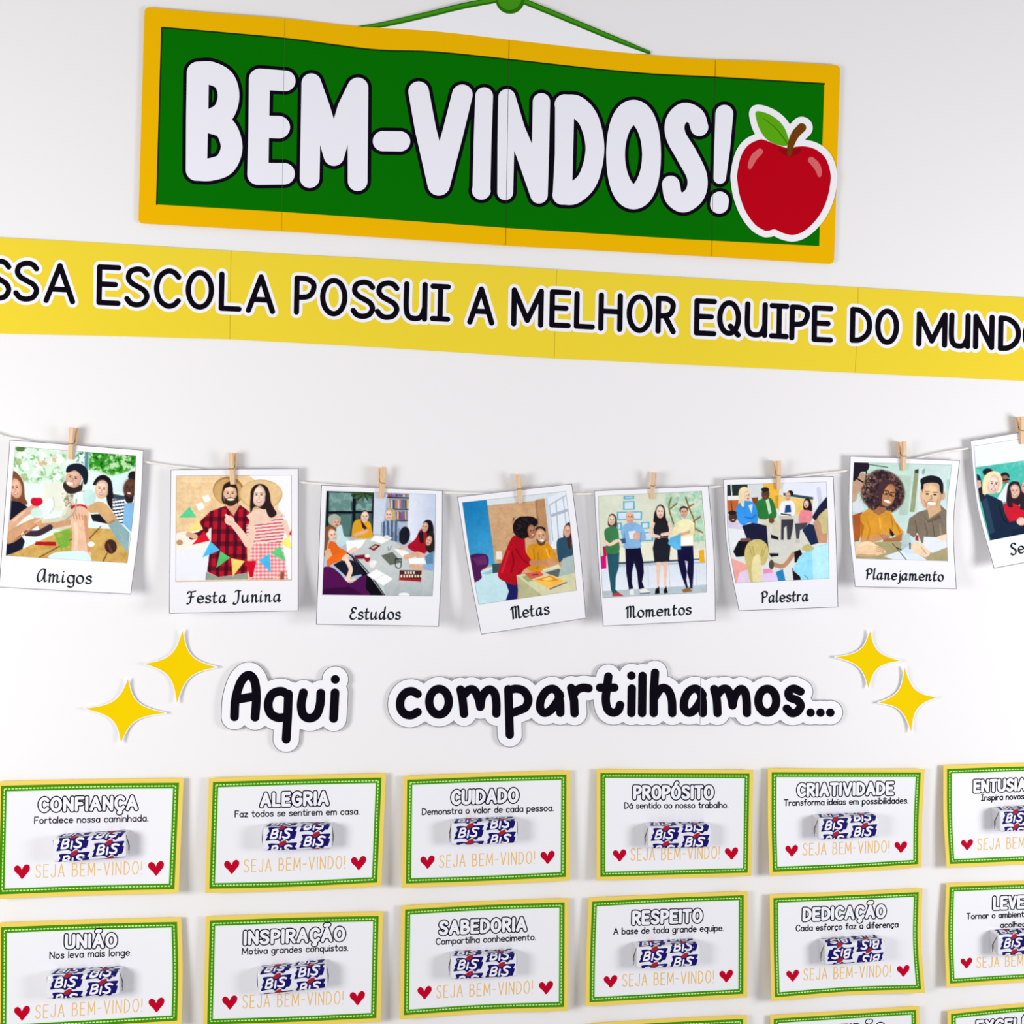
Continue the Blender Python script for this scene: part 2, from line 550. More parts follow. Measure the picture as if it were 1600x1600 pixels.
X = 0.62                                    # height of the small letters
G = {
    'A': (.66, [L((0, 0), (.33, 1), (.66, 0)), L((.13, .33), (.53, .33))]),
    'B': (.54, [L((0, 0), (0, 1)), C((0, 1), (.28, .99), (.45, .86), (.43, .65), (.28, .53), (0, .53)), C((0, .53), (.32, .52), (.53, .4), (.53, .17), (.34, .01), (0, 0))]),
    'C': (.58, [C((.58, .84), (.46, .97), (.28, 1), (.08, .83), (0, .5), (.08, .17), (.28, 0), (.46, .03), (.58, .16))]),
    'D': (.58, [L((0, 0), (0, 1)), C((0, 1), (.26, .97), (.5, .78), (.58, .5), (.5, .22), (.26, .03), (0, 0))]),
    'E': (.5, [L((.5, 1), (0, 1), (0, 0), (.5, 0)), L((0, .52), (.42, .52))]),
    'F': (.48, [L((.48, 1), (0, 1), (0, 0)), L((0, .52), (.4, .52))]),
    'G': (.62, [C((.58, .84), (.46, .97), (.28, 1), (.08, .83), (0, .5), (.08, .17), (.28, 0), (.5, .04), (.61, .22)), L((.61, .22), (.61, .46), (.36, .46))]),
    'H': (.56, [L((0, 0), (0, 1)), L((.56, 0), (.56, 1)), L((0, .52), (.56, .52))]),
    'I': (.0, [L((0, 0), (0, 1))]),
    'J': (.44, [C((.44, 1), (.44, .3), (.38, .06), (.2, 0), (.04, .08), (0, .22))]),
    'L': (.46, [L((0, 1), (0, 0), (.46, 0))]),
    'M': (.76, [L((0, 0), (.04, 1), (.38, .22), (.72, 1), (.76, 0))]),
    'N': (.58, [L((0, 0), (0, 1), (.58, 0), (.58, 1))]),
    'O': (.66, [arc(.33, .5, .33, .5, 0, 360, 32)]),
    'P': (.52, [L((0, 0), (0, 1)), C((0, 1), (.3, .99), (.5, .88), (.52, .7), (.42, .52), (.24, .45), (0, .44))]),
    'Q': (.66, [arc(.33, .5, .33, .5, 0, 360, 32), L((.38, .24), (.66, -.04))]),
    'R': (.54, [L((0, 0), (0, 1)), C((0, 1), (.3, .99), (.5, .88), (.51, .7), (.42, .54), (.24, .48), (0, .47)), L((.24, .47), (.54, 0))]),
    'S': (.54, [C((.52, .86), (.42, .97), (.26, 1), (.08, .92), (.03, .74), (.12, .6), (.3, .5), (.46, .4), (.53, .24), (.44, .06), (.26, 0), (.1, .04), (0, .16))]),
    'T': (.56, [L((0, 1), (.56, 1)), L((.28, 1), (.28, 0))]),
    'U': (.58, [C((0, 1), (0, .3), (.08, .06), (.28, 0), (.48, .06), (.58, .3), (.58, 1))]),
    'V': (.62, [L((0, 1), (.31, 0), (.62, 1))]),
    'X': (.58, [L((0, 0), (.58, 1)), L((0, 1), (.58, 0))]),
    'Z': (.54, [L((0, 1), (.54, 1), (0, 0), (.54, 0))]),
    'a': (.46, [arc(.23, .3, .23, .31, 0, 360, 22), L((.46, .6), (.46, 0))]),
    'b': (.46, [L((0, 1), (0, 0)), arc(.23, .3, .23, .31, 0, 360, 22)]),
    'c': (.42, [C((.42, .5), (.32, .6), (.18, .6), (.05, .5), (0, .3), (.05, .1), (.18, 0), (.32, 0), (.42, .1))]),
    'd': (.46, [arc(.23, .3, .23, .31, 0, 360, 22), L((.46, 1), (.46, 0))]),
    'e': (.46, [C((.01, .33), (.45, .33), (.42, .5), (.24, .61), (.06, .52), (0, .3), (.07, .08), (.25, 0), (.43, .08))]),
    'f': (.34, [C((.34, .94), (.26, 1), (.16, .94), (.14, .8), (.14, 0)), L((0, .6), (.3, .6))]),
    'g': (.46, [arc(.23, .3, .23, .31, 0, 360, 22), C((.46, .6), (.46, -.1), (.42, -.28), (.24, -.36), (.04, -.28))]),
    'h': (.44, [L((0, 1), (0, 0)), C((0, .36), (.08, .54), (.24, .61), (.4, .52), (.44, .34), (.44, 0))]),
    'i': (.0, [L((0, .6), (0, 0)), L((0, .86), (0, .87))]),
    'j': (.16, [C((.16, .6), (.16, -.12), (.12, -.3), (0, -.34)), L((.16, .86), (.16, .87))]),
    'l': (.0, [L((0, 1), (0, 0))]),
    'm': (.74, [L((0, .6), (0, 0)), C((0, .36), (.06, .54), (.18, .61), (.32, .54), (.37, .36), (.37, 0)), C((.37, .36), (.43, .54), (.55, .61), (.69, .54), (.74, .36), (.74, 0))]),
    'n': (.44, [L((0, .6), (0, 0)), C((0, .36), (.08, .54), (.24, .61), (.4, .52), (.44, .34), (.44, 0))]),
    'o': (.48, [arc(.24, .3, .24, .31, 0, 360, 22)]),
    'p': (.46, [L((0, .6), (0, -.36)), arc(.23, .3, .23, .31, 0, 360, 22)]),
    'q': (.46, [arc(.23, .3, .23, .31, 0, 360, 22), L((.46, .6), (.46, -.36))]),
    'r': (.3, [L((0, .6), (0, 0)), C((0, .34), (.06, .5), (.16, .59), (.3, .58))]),
    's': (.38, [C((.37, .5), (.28, .6), (.14, .6), (.04, .53), (.04, .42), (.16, .33), (.3, .28), (.38, .17), (.32, .04), (.18, 0), (.06, .02), (0, .1))]),
    't': (.34, [C((.15, .92), (.14, .2), (.2, .02), (.32, .02)), L((0, .62), (.32, .62))]),
    'u': (.44, [C((0, .6), (0, .22), (.06, .05), (.2, 0), (.36, .08), (.44, .24)), L((.44, .6), (.44, 0))]),
    'v': (.42, [L((0, .6), (.21, 0), (.42, .6))]),
    'z': (.4, [L((0, .6), (.4, .6), (0, 0), (.4, 0))]),
    '.': (.0, [L((0, 0), (0, .005))]),
    '-': (.34, [L((0, .46), (.34, .46))]),
    '!': (.0, [L((0, 1), (0, .34)), L((0, 0), (0, .01))]),
    ' ': (.22, []),
}


def with_mark(base, mark, dx=0.0):
    w, st = G[base]
    return (w, st + [(k, tuple((x + dx, y) for x, y in p)) for k, p in mark])


CED = [C((.02, -.02), (.0, -.14), (.08, -.2), (.06, -.3), (-.03, -.34), (-.09, -.3))]
TIL = [C((-.15, 1.28), (-.07, 1.36), (.04, 1.28), (.14, 1.36))]
ACU = [L((-.03, 1.2), (.08, 1.34))]
CIR = [L((-.13, 1.18), (0, 1.32), (.13, 1.18))]
G['Ç'] = with_mark('C', CED, .3)
G['Ã'] = with_mark('A', TIL, .33)
G['Ó'] = with_mark('O', ACU, .33)
G['Ê'] = with_mark('E', CIR, .25)
G['ç'] = with_mark('c', [C((0, 0), (.02, -.08), (.08, -.14), (.0, -.2), (-.08, -.18))], .2)
G['á'] = with_mark('a', [L((-.02, .76), (.08, .9))], .24)
SERIF_I = (.36, [L((.18, 0), (.18, 1)), L((0, 1), (.36, 1)), L((0, 0), (.36, 0))])

# formal italic captions: letters with a broad pen
SCRIPT = dict(G)
SCRIPT.update({
    'A': (.62, [C((.5, .98), (.28, .98), (.08, .72), (.0, .34), (.06, .04), (.22, .02), (.42, .3), (.52, .98), (.5, .3), (.54, .02), (.66, .06))]),
    'F': (.6, [C((.0, .82), (.06, .98), (.3, .96), (.62, 1.02)), C((.3, .96), (.26, .5), (.2, .08), (.04, -.06), (-.04, .0)), L((.1, .52), (.48, .54))]),
    'J': (.5, [C((.1, .9), (.24, 1.02), (.44, .98), (.54, .98)), C((.4, .98), (.38, .4), (.3, 0), (.12, -.16), (-.02, -.1), (.0, .0))]),
    'E': (.5, [C((.48, .86), (.36, 1.0), (.16, .94), (.12, .72), (.3, .56), (.34, .56)), C((.3, .56), (.08, .5), (-.02, .26), (.08, .04), (.3, 0), (.5, .14))]),
    'M': (.84, [C((.0, .82), (.08, .98), (.14, .9), (.12, .0)), C((.14, .86), (.3, 1.02), (.4, .9), (.38, .04)), C((.4, .86), (.56, 1.02), (.66, .9), (.64, .2), (.7, 0), (.84, .08))]),
    'P': (.54, [L((.1, .9), (.08, 0)), C((-.02, .84), (.14, 1.0), (.4, 1.0), (.54, .84), (.48, .6), (.28, .48), (.14, .52))]),
    'S': (.5, [C((.5, .86), (.38, 1.0), (.2, .96), (.12, .8), (.22, .6), (.4, .44), (.46, .22), (.34, .02), (.14, 0), (.02, .14))]),
    'a': (.54, [C((.42, .56), (.26, .62), (.06, .46), (.0, .2), (.1, .0), (.26, .08), (.42, .4)), C((.44, .6), (.4, .2), (.42, .0), (.54, .08))]),
    'i': (.16, [C((.02, .6), (.0, .2), (.03, .0), (.16, .08)), L((.05, .88), (.05, .89))]),
    'l': (.16, [C((.06, 1.05), (.0, .3), (.03, .0), (.16, .08))]),
    'n': (.52, [C((.0, .54), (.06, .62), (.06, .3), (.05, 0)), C((.06, .34), (.2, .58), (.34, .58), (.36, .4), (.34, .14), (.4, .0), (.52, .08))]),
    'm': (.8, [C((.0, .54), (.06, .62), (.06, .3), (.05, 0)), C((.06, .34), (.18, .58), (.3, .58), (.33, .4), (.32, 0)), C((.33, .34), (.46, .58), (.58, .58), (.62, .4), (.6, .14), (.66, .0), (.8, .08))]),
    'u': (.54, [C((.02, .58), (.0, .2), (.06, .0), (.2, .04), (.4, .3)), C((.42, .6), (.4, .2), (.42, .0), (.54, .08))]),
    'd': (.54, [C((.42, .56), (.26, .62), (.06, .46), (.0, .2), (.1, .0), (.26, .08), (.42, .4)), C((.47, 1.05), (.4, .3), (.42, .0), (.54, .08))]),
    't': (.32, [C((.14, .9), (.08, .3), (.12, .0), (.3, .06)), L((-.02, .58), (.3, .6))]),
})


def glyph_strokes(ch, gs=None):
    w, st = (gs or G).get(ch, G[' '])
    out = []
    for k, p in st:
        out.append(smooth(p, 6) if k == 'C' else list(p))
    return w, out


def text_strokes(text, P0, P1, height, gap, gs=None, up=None, r=0.0, slant=0.0, xheight=None):
    """Strokes of a line of text between the outer baseline points P0 and P1 (2D, y down); height: outer cap height."""
    hh = height - 2 * r
    P0, P1 = np.array(P0, float), np.array(P1, float)
    d = P1 - P0
    Lp = np.hypot(*d)
    e = d / Lp
    if up is None:
        up = np.array([0.012 - e[1] * 0.3, -1.0])
    up = np.asarray(up, float) + e * slant
    adv, x = [], 0.0
    for i, ch in enumerate(text):
        w, st = glyph_strokes(ch, gs)
        adv.append((x, st))
        x += w + (gap if i < len(text) - 1 else 0)
    sx = (Lp - 2 * r) / x
    o = P0 + e * r + up / np.hypot(*up) * r
    out = []
    for x0, st in adv:
        for s in st:
            out.append([tuple(o + e * (x0 + px) * sx + up * py * hh) for px, py in s])
    return out


def box_strokes(ch, x0, y0, x1, y1, r, shear=0.0, lean=0.0, gs=None):
    """One letter stretched to its outer box; shear: px down per px right, lean: px left per px down."""
    w, st = glyph_strokes(ch, gs)
    xs = [p[0] for s in st for p in s]
    ys = [p[1] for s in st for p in s]
    ax, bx, ay, by = min(xs), max(xs), min(ys), max(ys)
    xc, yc = (x0 + x1) / 2, (y0 + y1) / 2
    out = []
    for s in st:
        q = []
        for px, py in s:
            X_ = (x0 + r) + (px - ax) / max(bx - ax, 1e-6) * (x1 - x0 - 2 * r) if bx - ax > 1e-6 else xc
            Y_ = (y1 - r) - (py - ay) / max(by - ay, 1e-6) * (y1 - y0 - 2 * r)
            q.append((X_ - lean * (Y_ - yc), Y_ + shear * (X_ - xc)))
        out.append(q)
    return out


def field_for(strokes, r, pad, res):
    xs = [p[0] for s in strokes for p in s]
    ys = [p[1] for s in strokes for p in s]
    rr = max([r] + [p[2] for s in strokes for p in s if len(p) > 2])
    m = rr + pad + 2.0 / res + 0.5
    return Field(min(xs) - m, min(ys) - m, max(xs) + m, max(ys) + m, res)


def inked(strokes, r, pad=1.0, res=3.0, nib=None):
    f = field_for(strokes, r, pad, res)
    for s in strokes:
        f.stroke(s, r, pad + 1.0 / res, nib)
    return f
# ================================================================== the wall
c0 = at(800, 800)[0]
W0, W1, Z0, Z1 = -1.6, 2.0, 0.0, 2.8
wv = [(W0, 0, Z0), (W1, 0, Z0), (W1, 0, Z1), (W0, 0, Z1), (W0, .1, Z0), (W1, .1, Z0), (W1, .1, Z1), (W0, .1, Z1)]
wf = [(0, 1, 2, 3), (5, 4, 7, 6), (4, 0, 3, 7), (1, 5, 6, 2), (3, 2, 6, 7), (4, 5, 1, 0)]
wall = mesh_obj('wall_back', wv, wf, M_WALL)
wall['kind'] = 'structure'
LIFT = 0.07                      # mm between printed layers


def z3(p, ox, oy, k):
    """Points read off an enlarged detail of the photograph."""
    return [tuple([ox + q[0] / k, oy + q[1] / k] + [v / k for v in q[2:]]) for q in p]


# ================================================================== welcome sign
def sign_h(u, v):
    return 1.6 + 1.2 * np.sin(u * 9.0 + 0.4) ** 2 + 1.6 * np.clip((u - .86) / .14, 0, 1) ** 2 + 0.8 * np.clip((.1 - u) / .1, 0, 1) ** 2 + .5 * (1 - v) * np.sin(u * 14)


SIGN_TOP = smooth([(226, 10.5), (330, 20), (443.7, 28.5), (560, 41), (680, 49), (796, 62), (930, 77.5), (1050, 89), (1117, 93), (1196, 95.5), (1313, 102)], 5)
SIGN_BOT = [(216, 348.7), (462, 362.5), (796, 384), (1117, 401.3), (1303, 412.5)]
sign = Sheet((226, 10.5), (1313, 102), (1303, 412.5), (216, 348.7), sign_h, top=SIGN_TOP, bottom=SIGN_BOT)
t_sign = thing('welcome_sign', 'long green welcome sign with amber border and white lettering', 'sign', sign.origin)

# the amber board with rounded corners, and the white triangle of paper above it
outl = sign.px(np.linspace(0, 1, 60), np.zeros(60)).tolist() + sign.px(np.ones(14), np.linspace(0, 1, 14)).tolist()[1:] \
    + sign.px(np.linspace(1, 0, 40), np.ones(40)).tolist()[1:] + sign.px(np.zeros(14), np.linspace(1, 0, 14)).tolist()[1:-1]
f = Field(205, 0, 1325, 425, 2)
f.fill(outl, 12)
f.F += 7.0
f2 = Field(205, 0, 1325, 425, 2)
for lp in f.loops(0.0, .05):
    for k in range(len(lp)):
        f2.stroke([tuple(lp[k]), tuple(lp[(k + 1) % len(lp)])], 7.0, 6)
f2.F = np.where(f.F < 0, np.minimum(f2.F, f.F - 7), f2.F)
layer(sign, 'amber_board', f2, 0.0, 0.0, M_SIGNY, t_sign, 14, solid=True, thick=0.00035)
tri = [(560, 46), (600, 37), (669, 22), (777, 1), (797, -10), (821, 3), (919, 44), (1012, 84), (930, 82), (796, 66), (680, 53)]
f = Field(540, -30, 1030, 100, 2)
f.fill(tri)
layer(sign, 'hanger_paper', f, 0.0, -0.10, M_PAPER, t_sign, 14, thick=0.0003)
cordL = smooth([(558, 43.5, 1.6), (600, 38, 3.4), (669, 22.5, 3.8), (725, 9, 3.9), (790, -3, 4)], 6)
cordR = smooth([(800, -6, 4), (821, 3, 3.8), (870, 23, 3.7), (919, 43.5, 3.6), (965, 62.5, 3.3), (1014, 82, 1.8)], 6)
for c in (cordL, cordR):
    f = inked([c], 4, 1.5, 3)
    k = layer(sign, 'hanging_cord_print', f, 0.9, -0.02 - LIFT * .2, M_CORDD, t_sign, 14)
    f2 = inked([[(x, y - .8, max(r - 1.5, .5)) for x, y, r in c]], 3, 1, 3)
    layer(sign, 'cord_highlight_print', f2, 0.0, 0.02, M_CORD, k, 14)
f = inked([[(797, -1), (797.2, -1)]], 22.5, 1.5, 2)
k = layer(sign, 'knob_print', f, 0.0, 0.06, M_CORDD, t_sign, 12)
f = inked([[(796, -3), (796.2, -3)]], 18.5, 1.5, 2)
layer(sign, 'knob_highlight_print', f, 0.0, 0.10, M_CORD, k, 12)
# green field
GT = smooth([(253, 43), (345, 51), (443.7, 60), (520, 70), (590, 78.3), (680, 81.5), (796, 93.2), (870, 101.5), (937.5, 108.7), (1020, 116), (1119, 121), (1288, 131)], 5)
GB = [(245, 319.5), (440, 331), (796, 356.5), (1065, 373.5), (1280, 384.5)]
green = Sheet((253, 43), (1288, 131), (1280, 384.5), (245, 319.5), sign_h, top=GT, bottom=GB)
green.H, green.origin = sign.H, sign.origin
v, fc = green.grid(np.linspace(0, 1, 75), np.linspace(0, 1, 18), LIFT)
gp = mesh_obj('green_panel', v, fc, M_SIGNG, t_sign, sign.origin)
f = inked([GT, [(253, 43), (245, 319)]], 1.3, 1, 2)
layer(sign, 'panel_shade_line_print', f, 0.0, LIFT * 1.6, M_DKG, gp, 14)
for x0, x1 in ((445, 440), (795.5, 790), (1118, 1112)):
    yt, yb = np.interp((x0 - 226) / 1087, *[np.linspace(0, 1, len(SIGN_TOP)), [p[1] for p in SIGN_TOP]]), np.interp(x1, [p[0] for p in SIGN_BOT], [p[1] for p in SIGN_BOT])
    yt = np.interp(x0, [p[0] for p in SIGN_TOP], [p[1] for p in SIGN_TOP])
    f = inked([[(x0, yt + 1), (x1, yb - 1)]], 0.26 if x0 > 700 else .15, 1, 5)
    layer(sign, 'paper_seam', f, 0.0, LIFT * 5, M_SEAM if x0 > 700 else mat('faint_seam_line', (60, 130, 40), .6, .05), t_sign, 14)

q1 = lambda *p: z3(p, 200, 0, 1 / .375)
q2 = lambda *p: z3(p, 750, 0, 1 / .375)
BEM = [
    q1((291, 305, 46), (288, 500, 46), (285, 708, 44)),
    smooth(q1((291, 303, 46), (345, 305, 48), (400, 335, 46), (419, 400, 45), (398, 468, 46), (340, 506, 48)), 6),
    smooth(q1((340, 506, 48), (405, 535, 46), (432, 612, 45), (405, 682, 47), (345, 706, 47), (286, 708, 45)), 6),
    q1((552, 330, 44), (655, 337, 43)), q1((548, 330, 44), (545, 528, 43), (541, 726, 44)), q1((562, 528, 46), (628, 530, 47)), q1((545, 724, 46), (650, 724, 45)),
    q1((764, 347, 41), (757, 742, 41)), q1((764, 347, 41), (800, 450, 42), (858, 648, 43)), q1((858, 648, 43), (915, 450, 42), (956, 366, 42)), q1((958, 366, 43), (957, 755, 41)),
    q1((1062, 588, 42), (1134, 589, 42)),
    q1((1211, 382, 43), (1240, 540, 44), (1295, 768, 47)), q1((1393, 395, 43), (1352, 560, 44), (1295, 768, 47)),
    q1((1484, 401, 37), (1477, 600, 37), (1473, 780, 37), (1472, 793, 39)),
    q2((112, 407, 36), (108, 600, 35), (105, 801, 33)), q2((112, 407, 36), (150, 540, 38), (190, 640, 40), (246, 812, 36)), q2((256, 424, 36), (252, 620, 36), (246, 812, 36)),
    q2((353, 435, 40), (350, 640, 38), (343, 812, 40)), smooth(q2((353, 435, 42), (405, 447, 46), (455, 505, 42), (479, 620, 39), (452, 742, 42), (395, 802, 46), (343, 812, 41)), 7),
    smooth(q2(*[(640 + 75 * math.cos(a) + 0 * a, 644 + 177 * math.sin(a), 39 + 12 * abs(math.sin(a)) ** 2) for a in [k * math.pi / 12 for k in range(25)]]), 3),
    smooth(q2((914, 530, 37), (898, 486, 38), (852, 468, 40), (815, 505, 41), (816, 566, 42), (862, 648, 44), (904, 735, 42), (897, 805, 42), (850, 844, 41), (808, 822, 38), (795, 769, 37)), 7),
    q2((1018, 474, 37), (1009, 620, 33), (999, 740, 26)), q2((999, 836, 38), (997, 852, 38)),
]
f = inked(BEM, 17, 7.5, 2)
lo = layer(sign, 'lettering_outline', f, 5.6, LIFT * 2.2, M_BLACK, t_sign, 12)
layer(sign, 'lettering', f, 0.0, LIFT * 3.6, M_LET, t_sign, 12)

# ---- apple cut-out stuck over the end of the sign
qa = lambda *p: z3(p, 1120, 150, 1400 / 210)
body = smooth(qa((440, 455), (330, 510), (255, 620), (214, 800), (216, 900), (240, 1040), (300, 1200), (395, 1335), (490, 1398), (545, 1402), (605, 1390), (690, 1428), (800, 1448), (920, 1400), (1050, 1270), (1140, 1100), (1184, 900), (1178, 770), (1130, 645), (1040, 562), (930, 526), (830, 528), (760, 545), (660, 520), (555, 480), (495, 458)), 6, True)
leaf = smooth(qa((412, 162), (520, 180), (625, 240), (700, 325), (742, 430), (748, 500), (700, 520), (610, 500), (515, 445), (450, 350), (415, 250)), 6, True)
leafh = smooth(qa((420, 168), (500, 240), (620, 345), (690, 440), (735, 500), (700, 518), (610, 500), (515, 445), (450, 350), (417, 250)), 6, True)
vein = smooth(qa((490, 235, 3), (620, 340, 5), (690, 430, 6), (735, 495, 6)), 5)
stem_ = smooth(qa((755, 600, 26), (775, 500, 34), (820, 400, 42), (885, 330, 46)), 6)


def apple_h(u, v):
    return 3.2 + 1.4 * np.abs(u - .45) ** 1.5 + .8 * (v - .5) ** 2


ap = Sheet((1138, 160), (1310, 172), (1306, 380), (1140, 376), apple_h)
# keep the cut-out just in front of the sign everywhere
_ah = ap.H
ap.H = lambda px, py: np.maximum(_ah(px, py), sign.H(px, py) + 0.9)
f = Field(1125, 145, 1325, 395, 2.5)
f.fill(body, 13)
f.fill(leaf, 13)
f.stroke(stem_, 6, 13)
t_apple = thing('apple_cutout', 'red paper apple with green leaf stuck over the end of the sign', 'decoration', ap.origin)
layer(ap, 'white_backing', f, 10.2, 0.0, M_PAPER, t_apple, 12, solid=True, thick=0.00035)
f = Field(1125, 145, 1325, 395, 3)
f.fill(body)
k = layer(ap, 'apple_body', f, 0.0, LIFT, M_APPLE, t_apple, 12)
dip = smooth(qa((640, 540), (700, 555), (760, 560), (840, 545), (880, 548), (850, 600), (770, 628), (690, 605)), 5, True)
f = Field(1125, 145, 1325, 395, 3)
f.fill(dip)
layer(ap, 'stem_hollow', f, 0.0, LIFT * 2, M_APPLED, k, 12)
for hl in (((448, 580, 33), (395, 630, 36), (362, 690, 32), (345, 740, 22)), ((985, 668, 34), (1030, 715, 38), (1060, 770, 32), (1070, 825, 20))):
    layer(ap, 'highlight_print', inked([smooth(qa(*hl), 6)], 5, 1, 3), 0.0, LIFT * 2, M_SHINE, k, 12)
f = Field(1125, 145, 1325, 395, 3)
f.fill(leaf)
k = layer(ap, 'leaf', f, 0.0, LIFT * 3, M_LEAF, t_apple, 12)
layer(ap, 'leaf_vein', inked([vein], .8, 1, 4), 0.0, LIFT * 4, M_LEAFD, k, 12)
layer(ap, 'stem', inked([stem_], 6, 1, 3), 0.0, LIFT * 5, M_STEM, t_apple, 12)

# ================================================================== slogan banner
def strip_h(u, v):
    return 0.9 + 0.5 * np.sin(u * 21) ** 2


ST = smooth([(-90, 365.5), (0, 371), (180, 380.5), (360, 392), (580, 404), (800, 416.8), (868, 421), (1100, 435), (1338, 449), (1470, 457), (1600, 465), (1690, 470.5)], 4)
SB = [(-90, 517), (0, 521), (180, 525), (360, 530), (600, 543), (800, 556), (868, 560), (1100, 571), (1336, 582.5), (1470, 589), (1600, 595), (1690, 599)]
strip = Sheet(ST[0], ST[-1], SB[-1], SB[0], strip_h, top=ST, bottom=SB)
t_strip = thing('slogan_banner', 'long lemon yellow paper banner with black slogan below the green sign', 'banner', strip.origin)
v, fc = strip.grid(np.linspace(0, 1, 90), np.linspace(0, 1, 9), 0.0)
v, fc = thicken(v, fc, 0.0003)
mesh_obj('banner_paper', v, fc, M_STRIP, t_strip, strip.origin)
for x0, x1 in ((361, 359), (870, 866), (1341, 1336)):
    yt, yb = np.interp(x0, [p[0] for p in ST], [p[1] for p in ST]), np.interp(x1, [p[0] for p in SB], [p[1] for p in SB])
    layer(strip, 'paper_seam', inked([[(x0, yt + .5), ((x0 + x1) / 2 + (2 if x0 > 1000 else 0), (yt + yb) / 2 - 10), (x1, yb - .5)]], .32, 1, 4), 0.0, LIFT * .6, mat('banner_seam_line', (190, 160, 30), .6, .1), t_strip, 14)
LETS = [('N', -132, 76, -74, 192), ('O', -62, 80, 8, 205), ]
strip_letters = []
a3 = [('N', -232, 78, -150, 203), ('O', -136, 80, -50, 210), ('S', -42, 88, 36, 220), ('S', 42, 94, 123, 223), ('A', 137, 102, 236, 229), ('E', 302, 107, 378, 235), ('S', 389, 112, 468, 241), ('C', 481, 118, 566, 245),
      ('O', 580, 124, 669, 248), ('L', 684, 130, 756, 253), ('A', 769, 137, 861, 260), ('P', 919, 142, 989, 265), ('O', 1000, 148, 1086, 269), ('S', 1096, 153, 1173, 277), ('S', 1172, 156, 1249, 280), ('U', 1261, 160, 1336, 284), ('i', 1344, 167, 1408, 285), ('A', 1461, 175, 1546, 296)]
a4 = [('M', -2, 100, 99, 222), ('E', 117, 105, 185, 225), ('L', 194, 111, 260, 229), ('H', 270, 115, 346, 236), ('O', 358, 119, 440, 241), ('R', 449, 125, 513, 244), ('E', 569, 133, 640, 250), ('Q', 641, 138, 716, 254), ('U', 727, 143, 799, 255),
      ('i', 804, 148, 866, 259), ('P', 867, 152, 931, 265), ('E', 937, 155, 1004, 270), ('D', 1056, 160, 1126, 273), ('O', 1135, 164, 1210, 278), ('M', 1264, 174, 1361, 285), ('U', 1365, 178, 1433, 290), ('N', 1441, 182, 1508, 293), ('D', 1519, 187, 1591, 298), ('O', 1596, 192, 1674, 304)]
gs_strip = dict(G)
gs_strip['i'] = SERIF_I
gs_strip['M'] = (.76, [L((0, 0), (.0, 1), (.38, .12), (.76, 1), (.76, 0))])
gs_strip['U'] = (.58, [C((0, 1), (0, .3), (.08, .06), (.28, 0), (.46, .06), (.57, .3), (.58, .5)), L((.58, 1), (.58, 0))])
for ox, oy, arr in ((0, 360, a3), (800, 400, a4)):
    for ch, x0, y0, x1, y1 in arr:
        strip_letters += box_strokes(ch, ox + x0 / 2, oy + y0 / 2, ox + x1 / 2, oy + y1 / 2, 4.2, 0.05, 0.02, gs_strip)
f = inked(strip_letters, 4.2, 7, 2.5)
layer(strip, 'lettering_outline', f, 5.2, LIFT, M_PAPER, t_strip, 12)
layer(strip, 'lettering', f, 0.0, LIFT * 2.2, M_BLACK, t_strip, 12)

# ================================================================== cut-out words and stars
def word(name, label, strokes, r, off, hh, res=2.0, extra=None):
    xs = [p[0] for s in strokes for p in s]
    ys = [p[1] for s in strokes for p in s]
    m = off + r
    sh = Sheet((min(xs) - m, min(ys) - m), (max(xs) + m, min(ys) - m), (max(xs) + m, max(ys) + m), (min(xs) - m, max(ys) + m), hh)
    t = thing(name, label, 'cut-out word', sh.origin)
    f = inked(strokes, r, off + 2, res)
    layer(sh, 'word_backing', f, off, 0.0, M_PAPER, t, 14, solid=True, thick=0.0003)
    g = Field(f.x0, f.y0, f.gx[-1], f.gy[-1], f.res)
    g.F = np.abs(f.F - (off - 0.75)) - 0.55
    # only the outer cut line, not the holes
    lp = f.loops(off - .75, .05)
    big = max(lp, key=lambda p: np.ptp(p[:, 0]))
    k = [[tuple(q) for q in big] + [tuple(big[0])]]
    gf = Field(f.x0, f.y0, f.gx[-1], f.gy[-1], 3)
    for s in k:
        gf.stroke(s, .55, 1.5)
    layer(sh, 'cut_line_print', gf, 0.0, LIFT, M_EDGE, t, 14)
    layer(sh, 'lettering', f, 0.0, LIFT * 2, M_BLACK, t, 12)
    return t, sh


